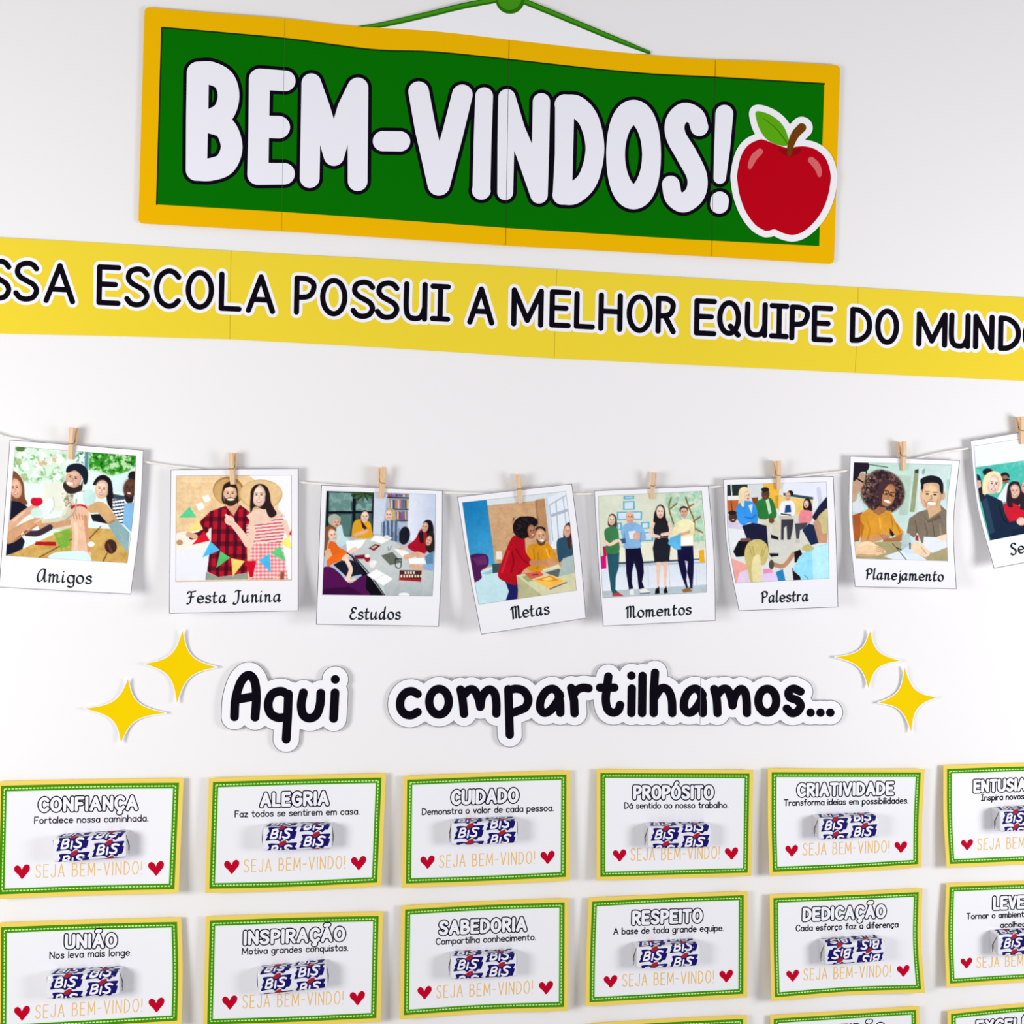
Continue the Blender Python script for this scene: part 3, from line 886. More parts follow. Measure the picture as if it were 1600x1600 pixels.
za = lambda *p: z3(p, 100, 970, 3.2)
AQUI = [smooth(za((852, 480), (858, 390), (885, 305), (922, 272), (952, 300), (962, 380), (955, 482)), 6), za((872, 392), (952, 378)),
        smooth(za((1122, 372), (1085, 352), (1040, 368), (1021, 415), (1032, 462), (1068, 484), (1108, 482)), 6), za((1122, 366), (1118, 480), (1111, 592)),
        smooth(za((1197, 360), (1186, 420), (1196, 470), (1228, 487), (1262, 470), (1280, 420), (1284, 362)), 6), za((1355, 360), (1348, 488)), za((1356, 293), (1356.5, 293))]
word('word_cutout', 'short white cut-out word in fat black letters, reading Aqui', AQUI, 6.9, 14.5, lambda u, v: 2.6 + 1.2 * (2 * u - 1) ** 2)
zb = lambda *p: z3(p, 580, 1010, 4.0)
zc = lambda *p: z3(p, 920, 970, 1600 / 560)
COMP = [smooth(zb((290, 298), (255, 280), (215, 290), (185, 330), (183, 385), (210, 422), (250, 430), (290, 410)), 6),
        smooth(zb(*[(424 + 61 * math.cos(a), 346 + 80 * math.sin(a)) for a in [k * math.pi / 9 for k in range(19)]]), 3),
        smooth(zb((558, 270), (572, 340), (580, 422)), 4), smooth(zb((572, 310), (610, 272), (645, 275), (672, 330), (682, 378)), 6), smooth(zb((682, 378), (695, 310), (735, 270), (770, 290), (782, 350), (782, 420)), 6),
        zb((857, 268), (862, 420), (866, 552)), smooth(zb((862, 275), (905, 265), (955, 280), (982, 330), (965, 380), (920, 402), (868, 420)), 6),
        smooth(zb((1178, 300), (1140, 266), (1095, 280), (1062, 330), (1056, 385), (1080, 415), (1120, 400), (1160, 350), (1180, 310)), 6), smooth(zb((1168, 290), (1180, 350), (1182, 415)), 4),
        zb((1250, 260), (1268, 340), (1271, 418)), smooth(zb((1264, 300), (1290, 270), (1325, 258), (1358, 262)), 5),
        smooth(zb((1482, 188), (1475, 250), (1466, 330), (1478, 392), (1512, 414), (1544, 400), (1556, 366)), 6), zb((1430, 258), (1520, 258)),
        zc((192, 302), (190, 412)), zc((190, 245), (190.5, 245)), zc((240, 246), (238, 412)),
        zc((296, 232), (290, 320), (290, 412)), smooth(zc((292, 345), (322, 303), (352, 308), (370, 350), (373, 412)), 6),
        smooth(zc((505, 325), (478, 303), (448, 315), (428, 350), (426, 392), (445, 410), (470, 400), (498, 360), (508, 330)), 6), smooth(zc((498, 315), (508, 360), (509, 412)), 4),
        smooth(zc((560, 305), (571, 350), (575, 412)), 4), smooth(zc((570, 335), (596, 306), (620, 308), (636, 345), (642, 378)), 6), smooth(zc((642, 378), (652, 335), (678, 305), (698, 320), (705, 365), (706, 412)), 6),
        smooth(zc(*[(797 + 40 * math.cos(a), 357 + 53 * math.sin(a)) for a in [k * math.pi / 9 for k in range(19)]]), 3),
        smooth(zc((945, 316), (915, 303), (892, 318), (898, 342), (930, 355), (946, 378), (932, 405), (905, 412), (884, 392)), 6),
        zc((990, 410), (990.5, 410)), zc((1034, 410), (1034.5, 410)), zc((1078, 410), (1078.5, 410))]
t_comp, sh_comp = word('word_cutout', 'long white cut-out word in fat black letters, reading compartilhamos and three dots', COMP, 6.6, 13.6, lambda u, v: 2.4 + .8 * np.sin(u * 8) ** 2)
layer(sh_comp, 'paper_seam', inked([[(1095, 1059), (1094, 1131)]], .22, 1, 4), 0.0, LIFT * 3, M_EDGE, t_comp, 14)


def star(label, top, right, bottom, left):
    P = [np.array(p, float) for p in (top, right, bottom, left)]
    c = sum(P) / 4
    # tips move on long concave sides
    out = []
    for i in range(4):
        a, b = P[i], P[(i + 1) % 4]
        k = c + ((a - c) + (b - c)) * 0.175
        for t in np.linspace(0, 1, 14)[:-1]:
            m = (1 - t) ** 3 * a + 3 * (1 - t) ** 2 * t * (a + (k - a) * .85) + 3 * (1 - t) * t * t * (b + (k - b) * .85) + t ** 3 * b
            out.append(tuple(m))
    x, y = [p[0] for p in out], [p[1] for p in out]
    sh = Sheet((min(x), min(y)), (max(x), min(y)), (max(x), max(y)), (min(x), max(y)), lambda u, v: 1.2 + 9 * ((u - .5) ** 2 + (v - .5) ** 2))
    t = thing('star_cutout', label, 'star', sh.origin, 'yellow four-pointed paper stars')
    f = Field(min(x) - 4, min(y) - 4, max(x) + 4, max(y) + 4, 3)
    f.fill(out)
    layer(sh, 'white_backing', f, 1.3, 0.0, M_PAPER, t, 10, thick=0.0003)
    layer(sh, 'yellow_face', f, 0.0, LIFT, M_STAR, t, 10)


star('upper yellow paper star beside the word Aqui', *za((593, 48), (765, 232), (564, 410), (402, 215)))
star('lower yellow paper star at far left, above the CONFIANÇA and ALEGRIA cards', *za((320, 292), (508, 461), (285, 608), (102, 439)))
star('upper yellow paper star after the dots of compartilhamos', *zc((1256, 46), (1390, 178), (1248, 300), (1100, 162)))
star('lower yellow paper star after the dots of compartilhamos, near the CRIATIVIDADE card', *zc((1410, 208), (1552, 342), (1440, 496), (1292, 366)))

# ================================================================== twine
TW = [(-70, 656), (0, 679.5), (16, 684), (112, 702), (226, 721.5), (268, 728), (306, 732.5), (364, 743), (480, 754.6), (596, 763), (706, 770), (812, 772.3), (912, 771.8), (1021, 768), (1118, 760.5), (1215, 749.5), (1268, 742), (1324, 735.4), (1410, 721), (1470, 707.4), (1512, 700.6), (1594, 687), (1680, 668)]
TWH = [3.6] * len(TW)
tp = at([p[0] for p in TW], [p[1] for p in TW], TWH)
tp = np.array(smooth([tuple(p) for p in tp], 10))
rings, faces = [], []
rng = np.random.RandomState(3)
NS = 8
for i, p in enumerate(tp):
    d = tp[min(i + 1, len(tp) - 1)] - tp[max(i - 1, 0)]
    d /= np.linalg.norm(d)
    n1 = np.array([0, -1.0, 0])
    n2 = np.cross(d, n1)
    r = 0.00095 * (1 + .08 * rng.randn())
    rings += [p + r * (math.cos(a) * n1 + math.sin(a) * n2) for a in [2 * math.pi * k / NS for k in range(NS)]]
for i in range(len(tp) - 1):
    faces += [(i * NS + k, i * NS + (k + 1) % NS, (i + 1) * NS + (k + 1) % NS, (i + 1) * NS + k) for k in range(NS)]
tw = mesh_obj('twine', rings, faces, M_TWINE, None, tp[len(tp) // 2], smooth=True)
tag(tw, 'thin white twine strung across the wall, holding the row of instant photos', 'string')
# ================================================================== the printed pictures, painted with ink shapes
class Canvas:
    def __init__(s, X_, Y_):
        s.X, s.Y = X_, Y_
        s.C = np.full((len(X_), 3), 255.0)

    def mix(s, a, col):
        a = np.clip(a, 0, 1)[:, None]
        s.C = s.C * (1 - a) + (col if isinstance(col, np.ndarray) and col.ndim == 2 else np.asarray(col, float)) * a

    def bg(s, c):
        s.C[:] = np.asarray(c, float)

    def grad(s, p, q, c0, c1, mask=None):
        d = np.array(q, float) - np.array(p, float)
        t = np.clip(((s.X - p[0]) * d[0] + (s.Y - p[1]) * d[1]) / (d @ d), 0, 1)[:, None]
        col = np.asarray(c0, float) * (1 - t) + np.asarray(c1, float) * t
        s.mix(np.ones(len(s.X)) if mask is None else mask, col)

    def sd(s, pts):
        return poly_sd(s.X, s.Y, pts)

    def P(s, col, *pts, soft=5, sm=0):
        """filled outline; sm=1 rounds it"""
        q = smooth(pts, 5, True) if sm else pts
        s.mix(.5 - s.sd(q) / soft, col)

    def E(s, col, cx, cy, rx, ry, rot=0, soft=5):
        a = math.radians(rot)
        x, y = s.X - cx, s.Y - cy
        u, v = (x * math.cos(a) + y * math.sin(a)) / rx, (-x * math.sin(a) + y * math.cos(a)) / ry
        s.mix(.5 - (np.hypot(u, v) - 1) * min(rx, ry) / soft, col)

    def S(s, col, r, *pts, soft=4, sm=1):
        pts = [(p[0], p[1], p[2] if len(p) > 2 else r) for p in pts]
        q = smooth(pts, 5) if (sm and len(pts) > 2) else list(pts)
        D = np.full(len(s.X), 1e9)
        for a, b in zip(q[:-1], q[1:]):
            ra, rb = (a[2] if len(a) > 2 else r), (b[2] if len(b) > 2 else r)
            dx, dy = b[0] - a[0], b[1] - a[1]
            t = np.clip(((s.X - a[0]) * dx + (s.Y - a[1]) * dy) / (dx * dx + dy * dy + 1e-9), 0, 1)
            np.minimum(D, np.hypot(s.X - a[0] - t * dx, s.Y - a[1] - t * dy) - ra - t * (rb - ra), out=D)
        s.mix(.5 - D / soft, col)

    def noise(s, sc, seed=0):
        return .62 * s.noise1(sc, seed) + .38 * s.noise1(sc / 2.7, seed + 31)

    def noise1(s, sc, seed=0):
        x, y = (s.X * .88 + s.Y * .47) / sc, (s.Y * .88 - s.X * .47) / sc
        i, j = np.floor(x).astype(int), np.floor(y).astype(int)
        u, v = x - i, y - j
        u, v = u * u * (3 - 2 * u), v * v * (3 - 2 * v)
        h = lambda a, b: np.modf(np.abs(np.sin(a * 127.1 + b * 311.7 + seed * 74.7) * 43758.5453))[0]
        return (h(i, j) * (1 - u) + h(i + 1, j) * u) * (1 - v) + (h(i, j + 1) * (1 - u) + h(i + 1, j + 1) * u) * v

    def mott(s, mask, col, sc, seed, lo=.5, hi=.62):
        s.mix(mask * np.clip((s.noise(sc, seed) - lo) / (hi - lo), 0, 1), col)

    def inside(s, *pts, soft=6):
        return np.clip(.5 - s.sd(pts) / soft, 0, 1)

    def face(s, cx, cy, rx, ry, skin, rot=0, look=0, smile=1, dark=(45, 28, 28), lip=(170, 50, 55)):
        """an oval face with eyes, brows, nose and mouth; look shifts the features sideways"""
        sh = np.asarray(skin) * .8
        s.E(np.asarray(skin) * .86, cx, cy, rx, ry, rot)
        s.E(skin, cx - rx * .12 + look * rx * .1, cy - ry * .04, rx * .86, ry * .9, rot, rx * .5)
        s.E(np.minimum(np.asarray(skin) * 1.08, 255), cx - rx * .1, cy - ry * .42, rx * .5, ry * .26, rot, ry * .3)
        a = math.radians(rot)

        def tr(u, v):
            x, y = (u + look * .35) * rx, v * ry
            return cx + x * math.cos(a) - y * math.sin(a), cy + x * math.sin(a) + y * math.cos(a)
        for e in (-.36, .36):
            x, y = tr(e, -.1)
            s.E(dark, x, y, rx * .15, ry * .06, rot, 4)
            p, q = tr(e - .2, -.26), tr(e + .2, -.27)
            s.S(np.asarray(dark) * .6 + sh * .4, ry * .028, p, q)
        s.S(sh, rx * .07, tr(.02, -.02), tr(.06, .22), tr(-.06, .26))
        x, y = tr(0, .5)
        s.E(lip, x, y, rx * .36, ry * .13, rot, 4)
        if smile:
            s.E((250, 246, 240), x, y - ry * .01, rx * .27, ry * .07, rot, 3)


SK, SKL, SKT, SKB = (224, 176, 146), (240, 208, 186), (196, 142, 98), (96, 62, 48)


def paint_friends(c):
    c.bg((226, 243, 236))
    m = c.inside((110, 260), (570, 260), (545, 575), (100, 560), soft=40)
    c.mix(m * .5, (196, 226, 190))
    c.mott(m, (130, 186, 120), 46, 1, .5, .7)
    c.mott(m, (214, 178, 140), 60, 2, .62, .8)
    c.mott(m, (240, 250, 246), 38, 3, .58, .72)
    c.E((84, 124, 62), 175, 282, 40, 24)
    c.mott(c.inside((640, 310), (760, 300), (760, 410), (640, 400)), (60, 130, 90), 22, 4)
    m = c.inside((770, 300), (1180, 310), (1180, 420), (1020, 520), (930, 500), (770, 460), soft=30)
    c.mix(m * .55, (150, 206, 120))
    c.mott(m, (48, 146, 30), 34, 5, .36, .55)
    c.mott(m, (18, 96, 22), 24, 6, .6, .75)
    c.P((86, 140, 165), (733, 305), (763, 305), (756, 480), (728, 480))
    c.P((228, 232, 216), (375, 575), (600, 575), (560, 830), (375, 800))
    c.P((208, 206, 180), (560, 690), (740, 640), (800, 720), (640, 960), (380, 965), (340, 900), (560, 850), sm=1)
    c.mott(c.inside((530, 670), (640, 660), (620, 780), (560, 800)), (150, 140, 110), 24, 7)
    c.P((214, 238, 240), (960, 520), (1110, 480), (1120, 660), (960, 660))
    c.P((60, 74, 90), (965, 670), (1080, 690), (1070, 760), (965, 760))
    # woman at the left edge
    c.P((126, 76, 52), (100, 490), (165, 510), (205, 590), (215, 700), (235, 760), (140, 790), (100, 780), sm=1)
    c.face(140, 625, 48, 84, (228, 180, 150), -8, -.6, 1)
    c.P((22, 24, 44), (95, 730), (170, 740), (250, 790), (170, 850), (120, 920), (80, 940))
    c.P((26, 28, 48), (60, 1000), (170, 1010), (215, 1080), (190, 1160), (50, 1205))
    # man in a flat cap
    c.E((52, 40, 38), 618, 606, 76, 62, 14)
    c.face(636, 540, 68, 80, (220, 176, 150), 14, -.35, 1)
    c.P((52, 40, 38), (548, 580), (590, 600), (640, 622), (690, 600), (712, 560), (705, 640), (640, 668), (575, 660), sm=1)
    c.E((250, 246, 242), 603, 583, 26, 13, 16)
    c.P((24, 32, 46), (568, 480), (585, 430), (650, 408), (715, 422), (758, 480), (752, 575), (722, 585), (705, 520), (650, 470), (590, 488), sm=1)
    # woman in stripes
    c.P((26, 20, 28), (800, 590), (840, 525), (900, 508), (955, 550), (972, 640), (975, 790), (930, 760), (900, 640), (830, 600), sm=1)
    c.face(880, 634, 58, 80, (238, 204, 176), 8, -.2, 1)
    c.P((30, 22, 30), (935, 560), (968, 610), (978, 810), (935, 745), sm=1)
    m = c.inside((970, 715), (1075, 720), (1065, 930), (880, 930), (970, 850))
    c.mix(m, (238, 240, 242))
    c.mix(m * (np.sin((c.Y + c.X * .15) / 4.6) > .1), (40, 66, 92))
    c.P((28, 28, 40), (780, 850), (900, 840), (930, 930), (800, 905))
    # man at the right edge
    c.E((34, 26, 28), 1150, 520, 46, 46)
    c.face(1124, 625, 58, 84, (92, 62, 50), 6, -.35, 1)
    c.P((44, 32, 32), (1072, 670), (1110, 700), (1150, 690), (1140, 745), (1090, 745), sm=1)
    c.P((128, 182, 222), (1072, 755), (1160, 745), (1140, 1010), (1060, 930))
    # table
    c.P((208, 170, 96), (60, 1210), (440, 1030), (620, 955), (960, 975), (1110, 1090), (1100, 1275))
    c.mott(c.inside((60, 1210), (440, 1030), (620, 955), (960, 975), (1110, 1090), (1100, 1275)), (190, 148, 74), 60, 9, .45, .8)
    for a, b in (((335, 1222), (640, 1050)), ((760, 1070), (870, 950)), ((885, 1260), (925, 1180))):
        c.S((70, 48, 26), 4, a, b)
    c.E((64, 40, 36), 955, 1125, 52, 62, -10)
    c.S((96, 62, 54), 10, (935, 1110), (960, 1170))
    # arms and glasses
    c.S((200, 152, 116), 26, (600, 915), (480, 940), (360, 955, 30))
    c.S((60, 46, 60), 26, (230, 1010), (330, 1010), (430, 960))
    c.S((222, 172, 140), 30, (85, 950, 36), (200, 850), (300, 790, 34))
    c.S((206, 156, 116), 36, (70, 1050, 52), (200, 960), (320, 910, 40))
    c.S((230, 186, 156), 8, (300, 920), (365, 880))
    c.E((226, 240, 236), 315, 660, 46, 70)
    c.E((206, 12, 48), 316, 735, 52, 42)
    c.P((228, 238, 234), (262, 640), (368, 640), (370, 704), (262, 704))
    c.E((206, 232, 222), 318, 835, 54, 44)
    c.E((232, 244, 240), 425, 770, 44, 62)
    c.S((250, 254, 252), 5, (400, 720), (395, 780), (420, 830))
    c.S((196, 210, 200), 5, (460, 700), (466, 780), (430, 840))
    c.E((228, 240, 236), 690, 715, 62, 62)
    c.E((196, 228, 224), 770, 700, 58, 70)
    c.S((208, 168, 118), 46, (790, 800, 36), (870, 790, 50), (960, 890, 48))
    c.P((206, 14, 48), (608, 782), (690, 760), (748, 782), (735, 825), (660, 840), sm=1)
    c.P((140, 172, 174), (935, 945), (1010, 890), (1120, 1010), (1100, 1185), (1005, 1060))
    c.P((178, 22, 34), (308, 1082), (480, 1085), (486, 1120), (300, 1112))
    c.mott(c.inside((450, 1010), (610, 970), (600, 1150), (530, 1160), soft=20), (118, 178, 62), 30, 8, .3, .45)
    c.S((232, 190, 160), 74, (685, 860, 84), (690, 1000, 66), (700, 1180, 86))
    c.S((206, 152, 116), 16, (735, 870), (750, 1010), (770, 1160))
    for k in range(4):
        c.S((190, 136, 104), 4, (628 + k * 26, 838 + k * 4), (640 + k * 24, 885 + k * 3))
    c.S((246, 212, 186), 14, (650, 930), (660, 1040), (650, 1140))
    c.S((174, 130, 92), 8, (935, 930), (985, 900))
    c.S((236, 196, 166), 9, (120, 900), (210, 825))
    c.S((180, 128, 92), 8, (110, 1085), (220, 1010), (310, 945))
    c.S((176, 174, 146), 7, (660, 720), (640, 830), (560, 900))
    c.S((224, 222, 198), 8, (600, 760), (520, 880))
    c.E((244, 244, 240), 785, 1105, 30, 22)
    c.P((212, 240, 248), (420, 1222), (470, 1180), (600, 1165), (740, 1170), (780, 1260), (600, 1250), sm=1)


def paint_party(c):
    c.bg((240, 210, 164))
    c.mott(np.ones(len(c.X)), (232, 196, 148), 50, 1, .4, .8)
    for y in range(320, 620, 42):
        c.S((228, 192, 142), 2, (195, y), (520, y))
    c.P((248, 246, 252), (815, 285), (1200, 285), (1200, 1210), (1040, 1210), (1080, 500))
    c.P((250, 238, 224), (190, 790), (520, 720), (520, 920), (190, 940))
    c.P((236, 238, 252), (190, 940), (500, 900), (480, 1210), (185, 1215))
    c.E((196, 150, 110), 225, 870, 28, 24)
    for q in (((362, 540), (420, 520), (440, 570), (388, 598)), ((420, 480), (470, 455), (495, 500), (448, 528))):
        c.P((252, 252, 250), *q)
    # hats
    c.E((166, 124, 76), 645, 425, 134, 122, 10)
    c.E((206, 166, 108), 640, 432, 122, 112, 10)
    c.E((214, 176, 122), 925, 455, 186, 128)
    c.E((232, 198, 146), 925, 452, 176, 120)
    # man
    c.P((44, 30, 30), (590, 430), (610, 370), (660, 345), (710, 375), (728, 440), (720, 540), (600, 530), sm=1)
    c.P((214, 168, 134), (630, 530), (720, 530), (750, 560), (690, 650), (620, 560))
    c.face(660, 455, 58, 92, (232, 190, 156), 0, 0, 1)
    c.P((44, 30, 30), (594, 450), (606, 370), (660, 345), (714, 372), (727, 450), (706, 402), (660, 388), (618, 402))
    c.P((56, 38, 34), (605, 470), (622, 490), (660, 480), (700, 488), (716, 465), (712, 530), (670, 556), (625, 538), sm=1)
    c.E((236, 196, 166), 664, 498, 34, 10)
    c.E((252, 248, 244), 664, 500, 26, 8)
    shirt = [(620, 555), (490, 600), (430, 660), (395, 695), (440, 775), (500, 740), (495, 860), (462, 1120), (560, 1168), (810, 1132), (805, 900), (832, 610), (745, 545), (690, 640)]
    m = c.inside(*shirt)
    c.mix(m, (186, 24, 48))
    v = np.sin((c.X + c.Y * .04) / 11.5)
    h = np.sin(c.Y / 17.0)
    c.mix(m * np.clip((v - .0) * 3, 0, 1) * .8, (72, 14, 34))
    c.mix(m * np.clip((h - .2) * 3, 0, 1) * .5, (50, 12, 30))
    c.S((120, 10, 34), 4, (690, 650), (690, 900), (680, 1160))
    c.P((150, 158, 146), (452, 1122), (560, 1168), (812, 1130), (812, 1190), (446, 1195))
    c.S((90, 16, 34), 26, (330, 820), (400, 800), (450, 760))
    c.S((226, 178, 142), 22, (300, 800), (360, 820))
    # woman
    c.P((48, 30, 32), (835, 440), (870, 378), (935, 366), (990, 410), (1010, 520), (1062, 625), (1010, 656), (960, 600), (880, 560), (835, 600), (850, 520), sm=1)
    c.P((240, 208, 186), (800, 640), (880, 580), (960, 585), (1060, 570), (1135, 645), (1000, 700), (860, 722))
    c.face(908, 468, 58, 92, (244, 212, 192), 0, 0, 1, lip=(206, 70, 80))
    c.P((52, 32, 34), (962, 470), (1000, 440), (1015, 540), (1062, 620), (1010, 656), (972, 600), sm=1)
    c.P((48, 30, 32), (832, 600), (838, 440), (868, 382), (912, 370), (870, 424), (858, 520), (852, 590), sm=1)
    dress = [(800, 715), (862, 722), (1000, 690), (1105, 640), (1142, 715), (1108, 872), (1160, 1195), (830, 1195), (832, 940), (872, 870), (800, 830)]
    m = c.inside(*dress)
    c.mix(m, (248, 220, 214))
    up = (c.Y < 875 + (c.X - 900) * -.03)
    c.mix(m * up * np.clip(np.sin((c.Y + c.X * .1) / 4.4) * 2, 0, 1), (206, 84, 92))
    c.mix(m * ~up * (.28 * (np.sin(c.X / 5.2) > 0) + .38 * (np.sin(c.Y / 5.2) > 0)), (214, 60, 78))
    c.S((242, 210, 188), 26, (1130, 700, 24), (1165, 800, 20))
    c.S((242, 208, 186), 30, (815, 880, 34), (760, 800, 30), (690, 715, 26))
    c.S((242, 208, 186), 30, (820, 880, 34), (850, 790, 30), (840, 730, 28))
    c.E((244, 212, 190), 655, 680, 44, 40, 40)
    c.S((244, 212, 190), 11, (625, 635), (650, 660))
    c.S((220, 176, 152), 3, (640, 690), (680, 700))
    # bunting
    B = [((90, 208, 146), (218, 655), (310, 560), (370, 655)), ((246, 222, 130), (280, 780), (385, 680), (425, 760)), ((220, 24, 48), (330, 890), (435, 770), (485, 855)), ((74, 188, 238), (420, 1000), (490, 860), (570, 935)),
         ((86, 196, 112), (540, 1088), (575, 945), (660, 1000)), ((250, 214, 110), (668, 1005), (785, 1030), (682, 1165)), ((206, 14, 44), (790, 1030), (885, 1028), (855, 1170), (830, 1170)), ((74, 188, 238), (905, 1025), (1000, 965), (1012, 1130)),
         ((96, 206, 128), (1010, 960), (1090, 900), (1142, 1035)), ((252, 232, 124), (1090, 880), (1165, 810), (1195, 930)), ((206, 20, 44), (1165, 800), (1195, 745), (1195, 810))]
    for q in B:
        c.P(q[0], *q[1:])
    c.P((236, 210, 176), (190, 1198), (1195, 1185), (1195, 1215), (190, 1225))
    c.P((150, 90, 50), (1095, 1120), (1128, 1125), (1122, 1190), (1090, 1190))


def paint_meeting(c):
    c.bg((178, 190, 212))
    c.P((58, 88, 84), (215, 315), (632, 320), (622, 720), (205, 700))
    c.P((104, 142, 138), (245, 330), (432, 335), (432, 485), (245, 490))
    c.P((92, 128, 126), (488, 380), (615, 370), (612, 490), (488, 490))
    c.P((84, 120, 116), (340, 520), (440, 515), (420, 700), (350, 700))
    c.mott(c.inside((245, 330), (620, 330), (612, 490), (245, 490)), (130, 166, 160), 40, 4, .5, .7)
    for a, b, r in (((232, 315), (225, 640), 9), ((460, 320), (458, 600), 14), ((626, 320), (620, 690), 8), ((225, 500), (622, 498), 10)):
        c.S((18, 20, 30), r, a, b)
    for k in range(16):
        a = k * .42
        c.S((40, 62, 36) if k % 2 else (70, 98, 58), 7, (545, 335), (545 + 105 * math.cos(a), 345 + 52 * math.sin(a)))
    c.P((206, 216, 232), (632, 320), (745, 325), (700, 690), (622, 690))
    # shelves with books
    c.P((150, 162, 176), (738, 330), (938, 340), (905, 590), (820, 580))
    rr = random.Random(5)
    for y0, y1 in ((335, 365), (385, 465), (488, 560)):
        x = 752 + (y0 - 335) * .3
        while x < 918:
            w = rr.uniform(9, 20)
            c.P(rr.choice([(196, 120, 90), (120, 90, 170), (226, 190, 110), (90, 110, 130), (210, 200, 190), (150, 60, 70), (70, 60, 60)]), (x, y0 + rr.uniform(0, 16)), (x + w - 2, y0 + rr.uniform(0, 12)), (x + w - 2, y1), (x, y1), soft=4)
            x += w
        c.S((34, 36, 46), 5, (745, y1 + 6), (930, y1 + 10))
    c.grad((930, 0), (1160, 0), (228, 234, 246), (196, 208, 230), c.inside((938, 335), (1175, 340), (1150, 620), (985, 790), (915, 700)))
    # table
    c.P((14, 14, 22), (430, 850), (560, 1010), (740, 1225), (540, 1225), (520, 1000))
    c.P((200, 208, 206), (430, 745), (690, 688), (800, 745), (1145, 1000), (1140, 1235), (725, 1230), (470, 880))
    c.grad((800, 1230), (800, 900), (176, 186, 188), (204, 211, 209), c.inside((700, 1000), (1145, 1000), (1140, 1235), (725, 1230)))
    c.S((60, 62, 66), 5, (470, 888), (600, 1040), (728, 1222))
    # people along the far side
    c.P((34, 24, 28), (505, 580), (520, 500), (560, 482), (588, 520), (580, 610), (560, 660), (520, 650), sm=1)
    c.P((226, 164, 34), (438, 700), (455, 590), (505, 560), (590, 580), (612, 650), (610, 720), (440, 718), sm=1)
    c.P((60, 30, 28), (515, 560), (545, 600), (575, 640), (570, 665), (530, 630))
    c.face(553, 538, 34, 46, SKL, 8, 0, 1)
    c.S(SK, 14, (470, 695), (540, 670), (570, 655))
    c.E((28, 30, 40), 893, 700, 48, 78, 8)
    c.P((190, 168, 120), (728, 500), (760, 462), (805, 480), (822, 560), (800, 600), (735, 590), sm=1)
    m = c.inside((692, 590), (740, 565), (830, 572), (850, 640), (850, 760), (690, 715))
    c.mix(m, (82, 104, 136))
    c.mix(m * (np.sin(c.X / 5.5) > .4) * .7, (190, 204, 220))
    c.face(760, 525, 32, 46, SKL, 0, -.2, 1)
    c.P((250, 252, 252), (640, 700), (790, 720), (700, 770), (600, 740))
    c.E((226, 226, 220), 740, 715, 24, 20)
    # right hand people
    c.P((172, 18, 42), (1040, 640), (985, 730), (920, 790), (960, 830), (1060, 860), (1105, 790), (1110, 690), sm=1)
    c.P((26, 22, 30), (1055, 600), (1085, 565), (1130, 580), (1145, 660), (1120, 710), (1090, 690), sm=1)
    c.P((40, 22, 30), (1010, 680), (1055, 650), (1060, 760), (1030, 770))
    c.face(1072, 628, 27, 42, SK, 12, -.3, 1)
    c.P((46, 34, 32), (1085, 700), (1130, 660), (1150, 700), (1145, 850), (1080, 820), sm=1)
    c.face(1105, 745, 24, 42, SK, 16, -.5, 0)
    c.P((92, 136, 168), (1070, 880), (1145, 830), (1140, 1000), (1090, 985))
    c.S(SK, 12, (850, 815), (900, 800))
    c.P((246, 248, 248), (800, 810), (900, 830), (1000, 890), (900, 905))
    c.S(SK, 22, (905, 885), (1000, 860), (1050, 875))
    c.S(SK, 20, (955, 965), (1040, 975), (1080, 985))
    c.P((140, 176, 220), (1050, 950), (1140, 940), (1138, 1005), (1060, 990))
    c.P((248, 250, 250), (930, 900), (1060, 890), (1080, 940), (940, 945))
    # left people
    c.P((196, 222, 224), (300, 640), (350, 610), (372, 700), (420, 745), (330, 800), (300, 740), sm=1)
    c.E((172, 178, 160), 290, 566, 54, 52)
    c.face(305, 590, 34, 40, SK, 0, .4, 0)
    c.P((176, 184, 168), (240, 540), (290, 516), (345, 545), (300, 560), (255, 600), sm=1)
    c.P((250, 252, 252), (390, 745), (560, 735), (520, 800), (400, 850))
    c.P((136, 82, 50), (205, 650), (250, 618), (305, 640), (290, 690), (240, 740), (215, 860), (195, 850), sm=1)
    c.face(275, 700, 36, 56, SKL, -14, .4, 1)
    c.P((236, 108, 30), (240, 770), (290, 755), (330, 800), (395, 840), (370, 900), (280, 940), (225, 960), sm=1)
    c.P((232, 190, 150), (205, 830), (250, 810), (272, 870), (215, 920))
    c.P((26, 30, 48), (280, 950), (380, 900), (470, 920), (545, 1030), (400, 1060))
    c.S(SKL, 17, (370, 900), (440, 830), (470, 815))
    c.S((244, 214, 190), 18, (395, 910), (430, 990), (405, 1070))
    c.S((244, 214, 190), 12, (370, 1085), (430, 1085), (465, 1075))
    c.S((20, 22, 30), 5, (400, 850), (440, 880), (470, 930))
    c.P((84, 20, 82), (180, 1000), (250, 968), (330, 1020), (420, 1110), (520, 1050), (565, 1050), (560, 1150), (575, 1225), (180, 1215), sm=1)
    c.P((60, 12, 62), (200, 1160), (420, 1140), (560, 1225), (180, 1225))
    # things on the table
    c.P((252, 252, 254), (568, 1040), (652, 990), (795, 1072), (712, 1132))
    c.S((206, 210, 214), 2, (640, 1080), (720, 1035))
    c.P((126, 36, 38), (584, 810), (640, 772), (688, 785), (632, 832))
    c.P((210, 190, 180), (606, 805), (640, 785), (660, 790), (626, 814))
    c.P((122, 26, 44), (458, 872), (552, 862), (562, 900), (470, 902))
    c.E((170, 20, 36), 574, 900, 24, 26)
    c.E((248, 246, 244), 574, 876, 24, 14)
    c.E((238, 238, 236), 617, 945, 28, 32)
    c.E((250, 250, 250), 640, 930, 14, 14)
    c.P((104, 112, 100), (690, 872), (790, 840), (868, 930), (770, 955))
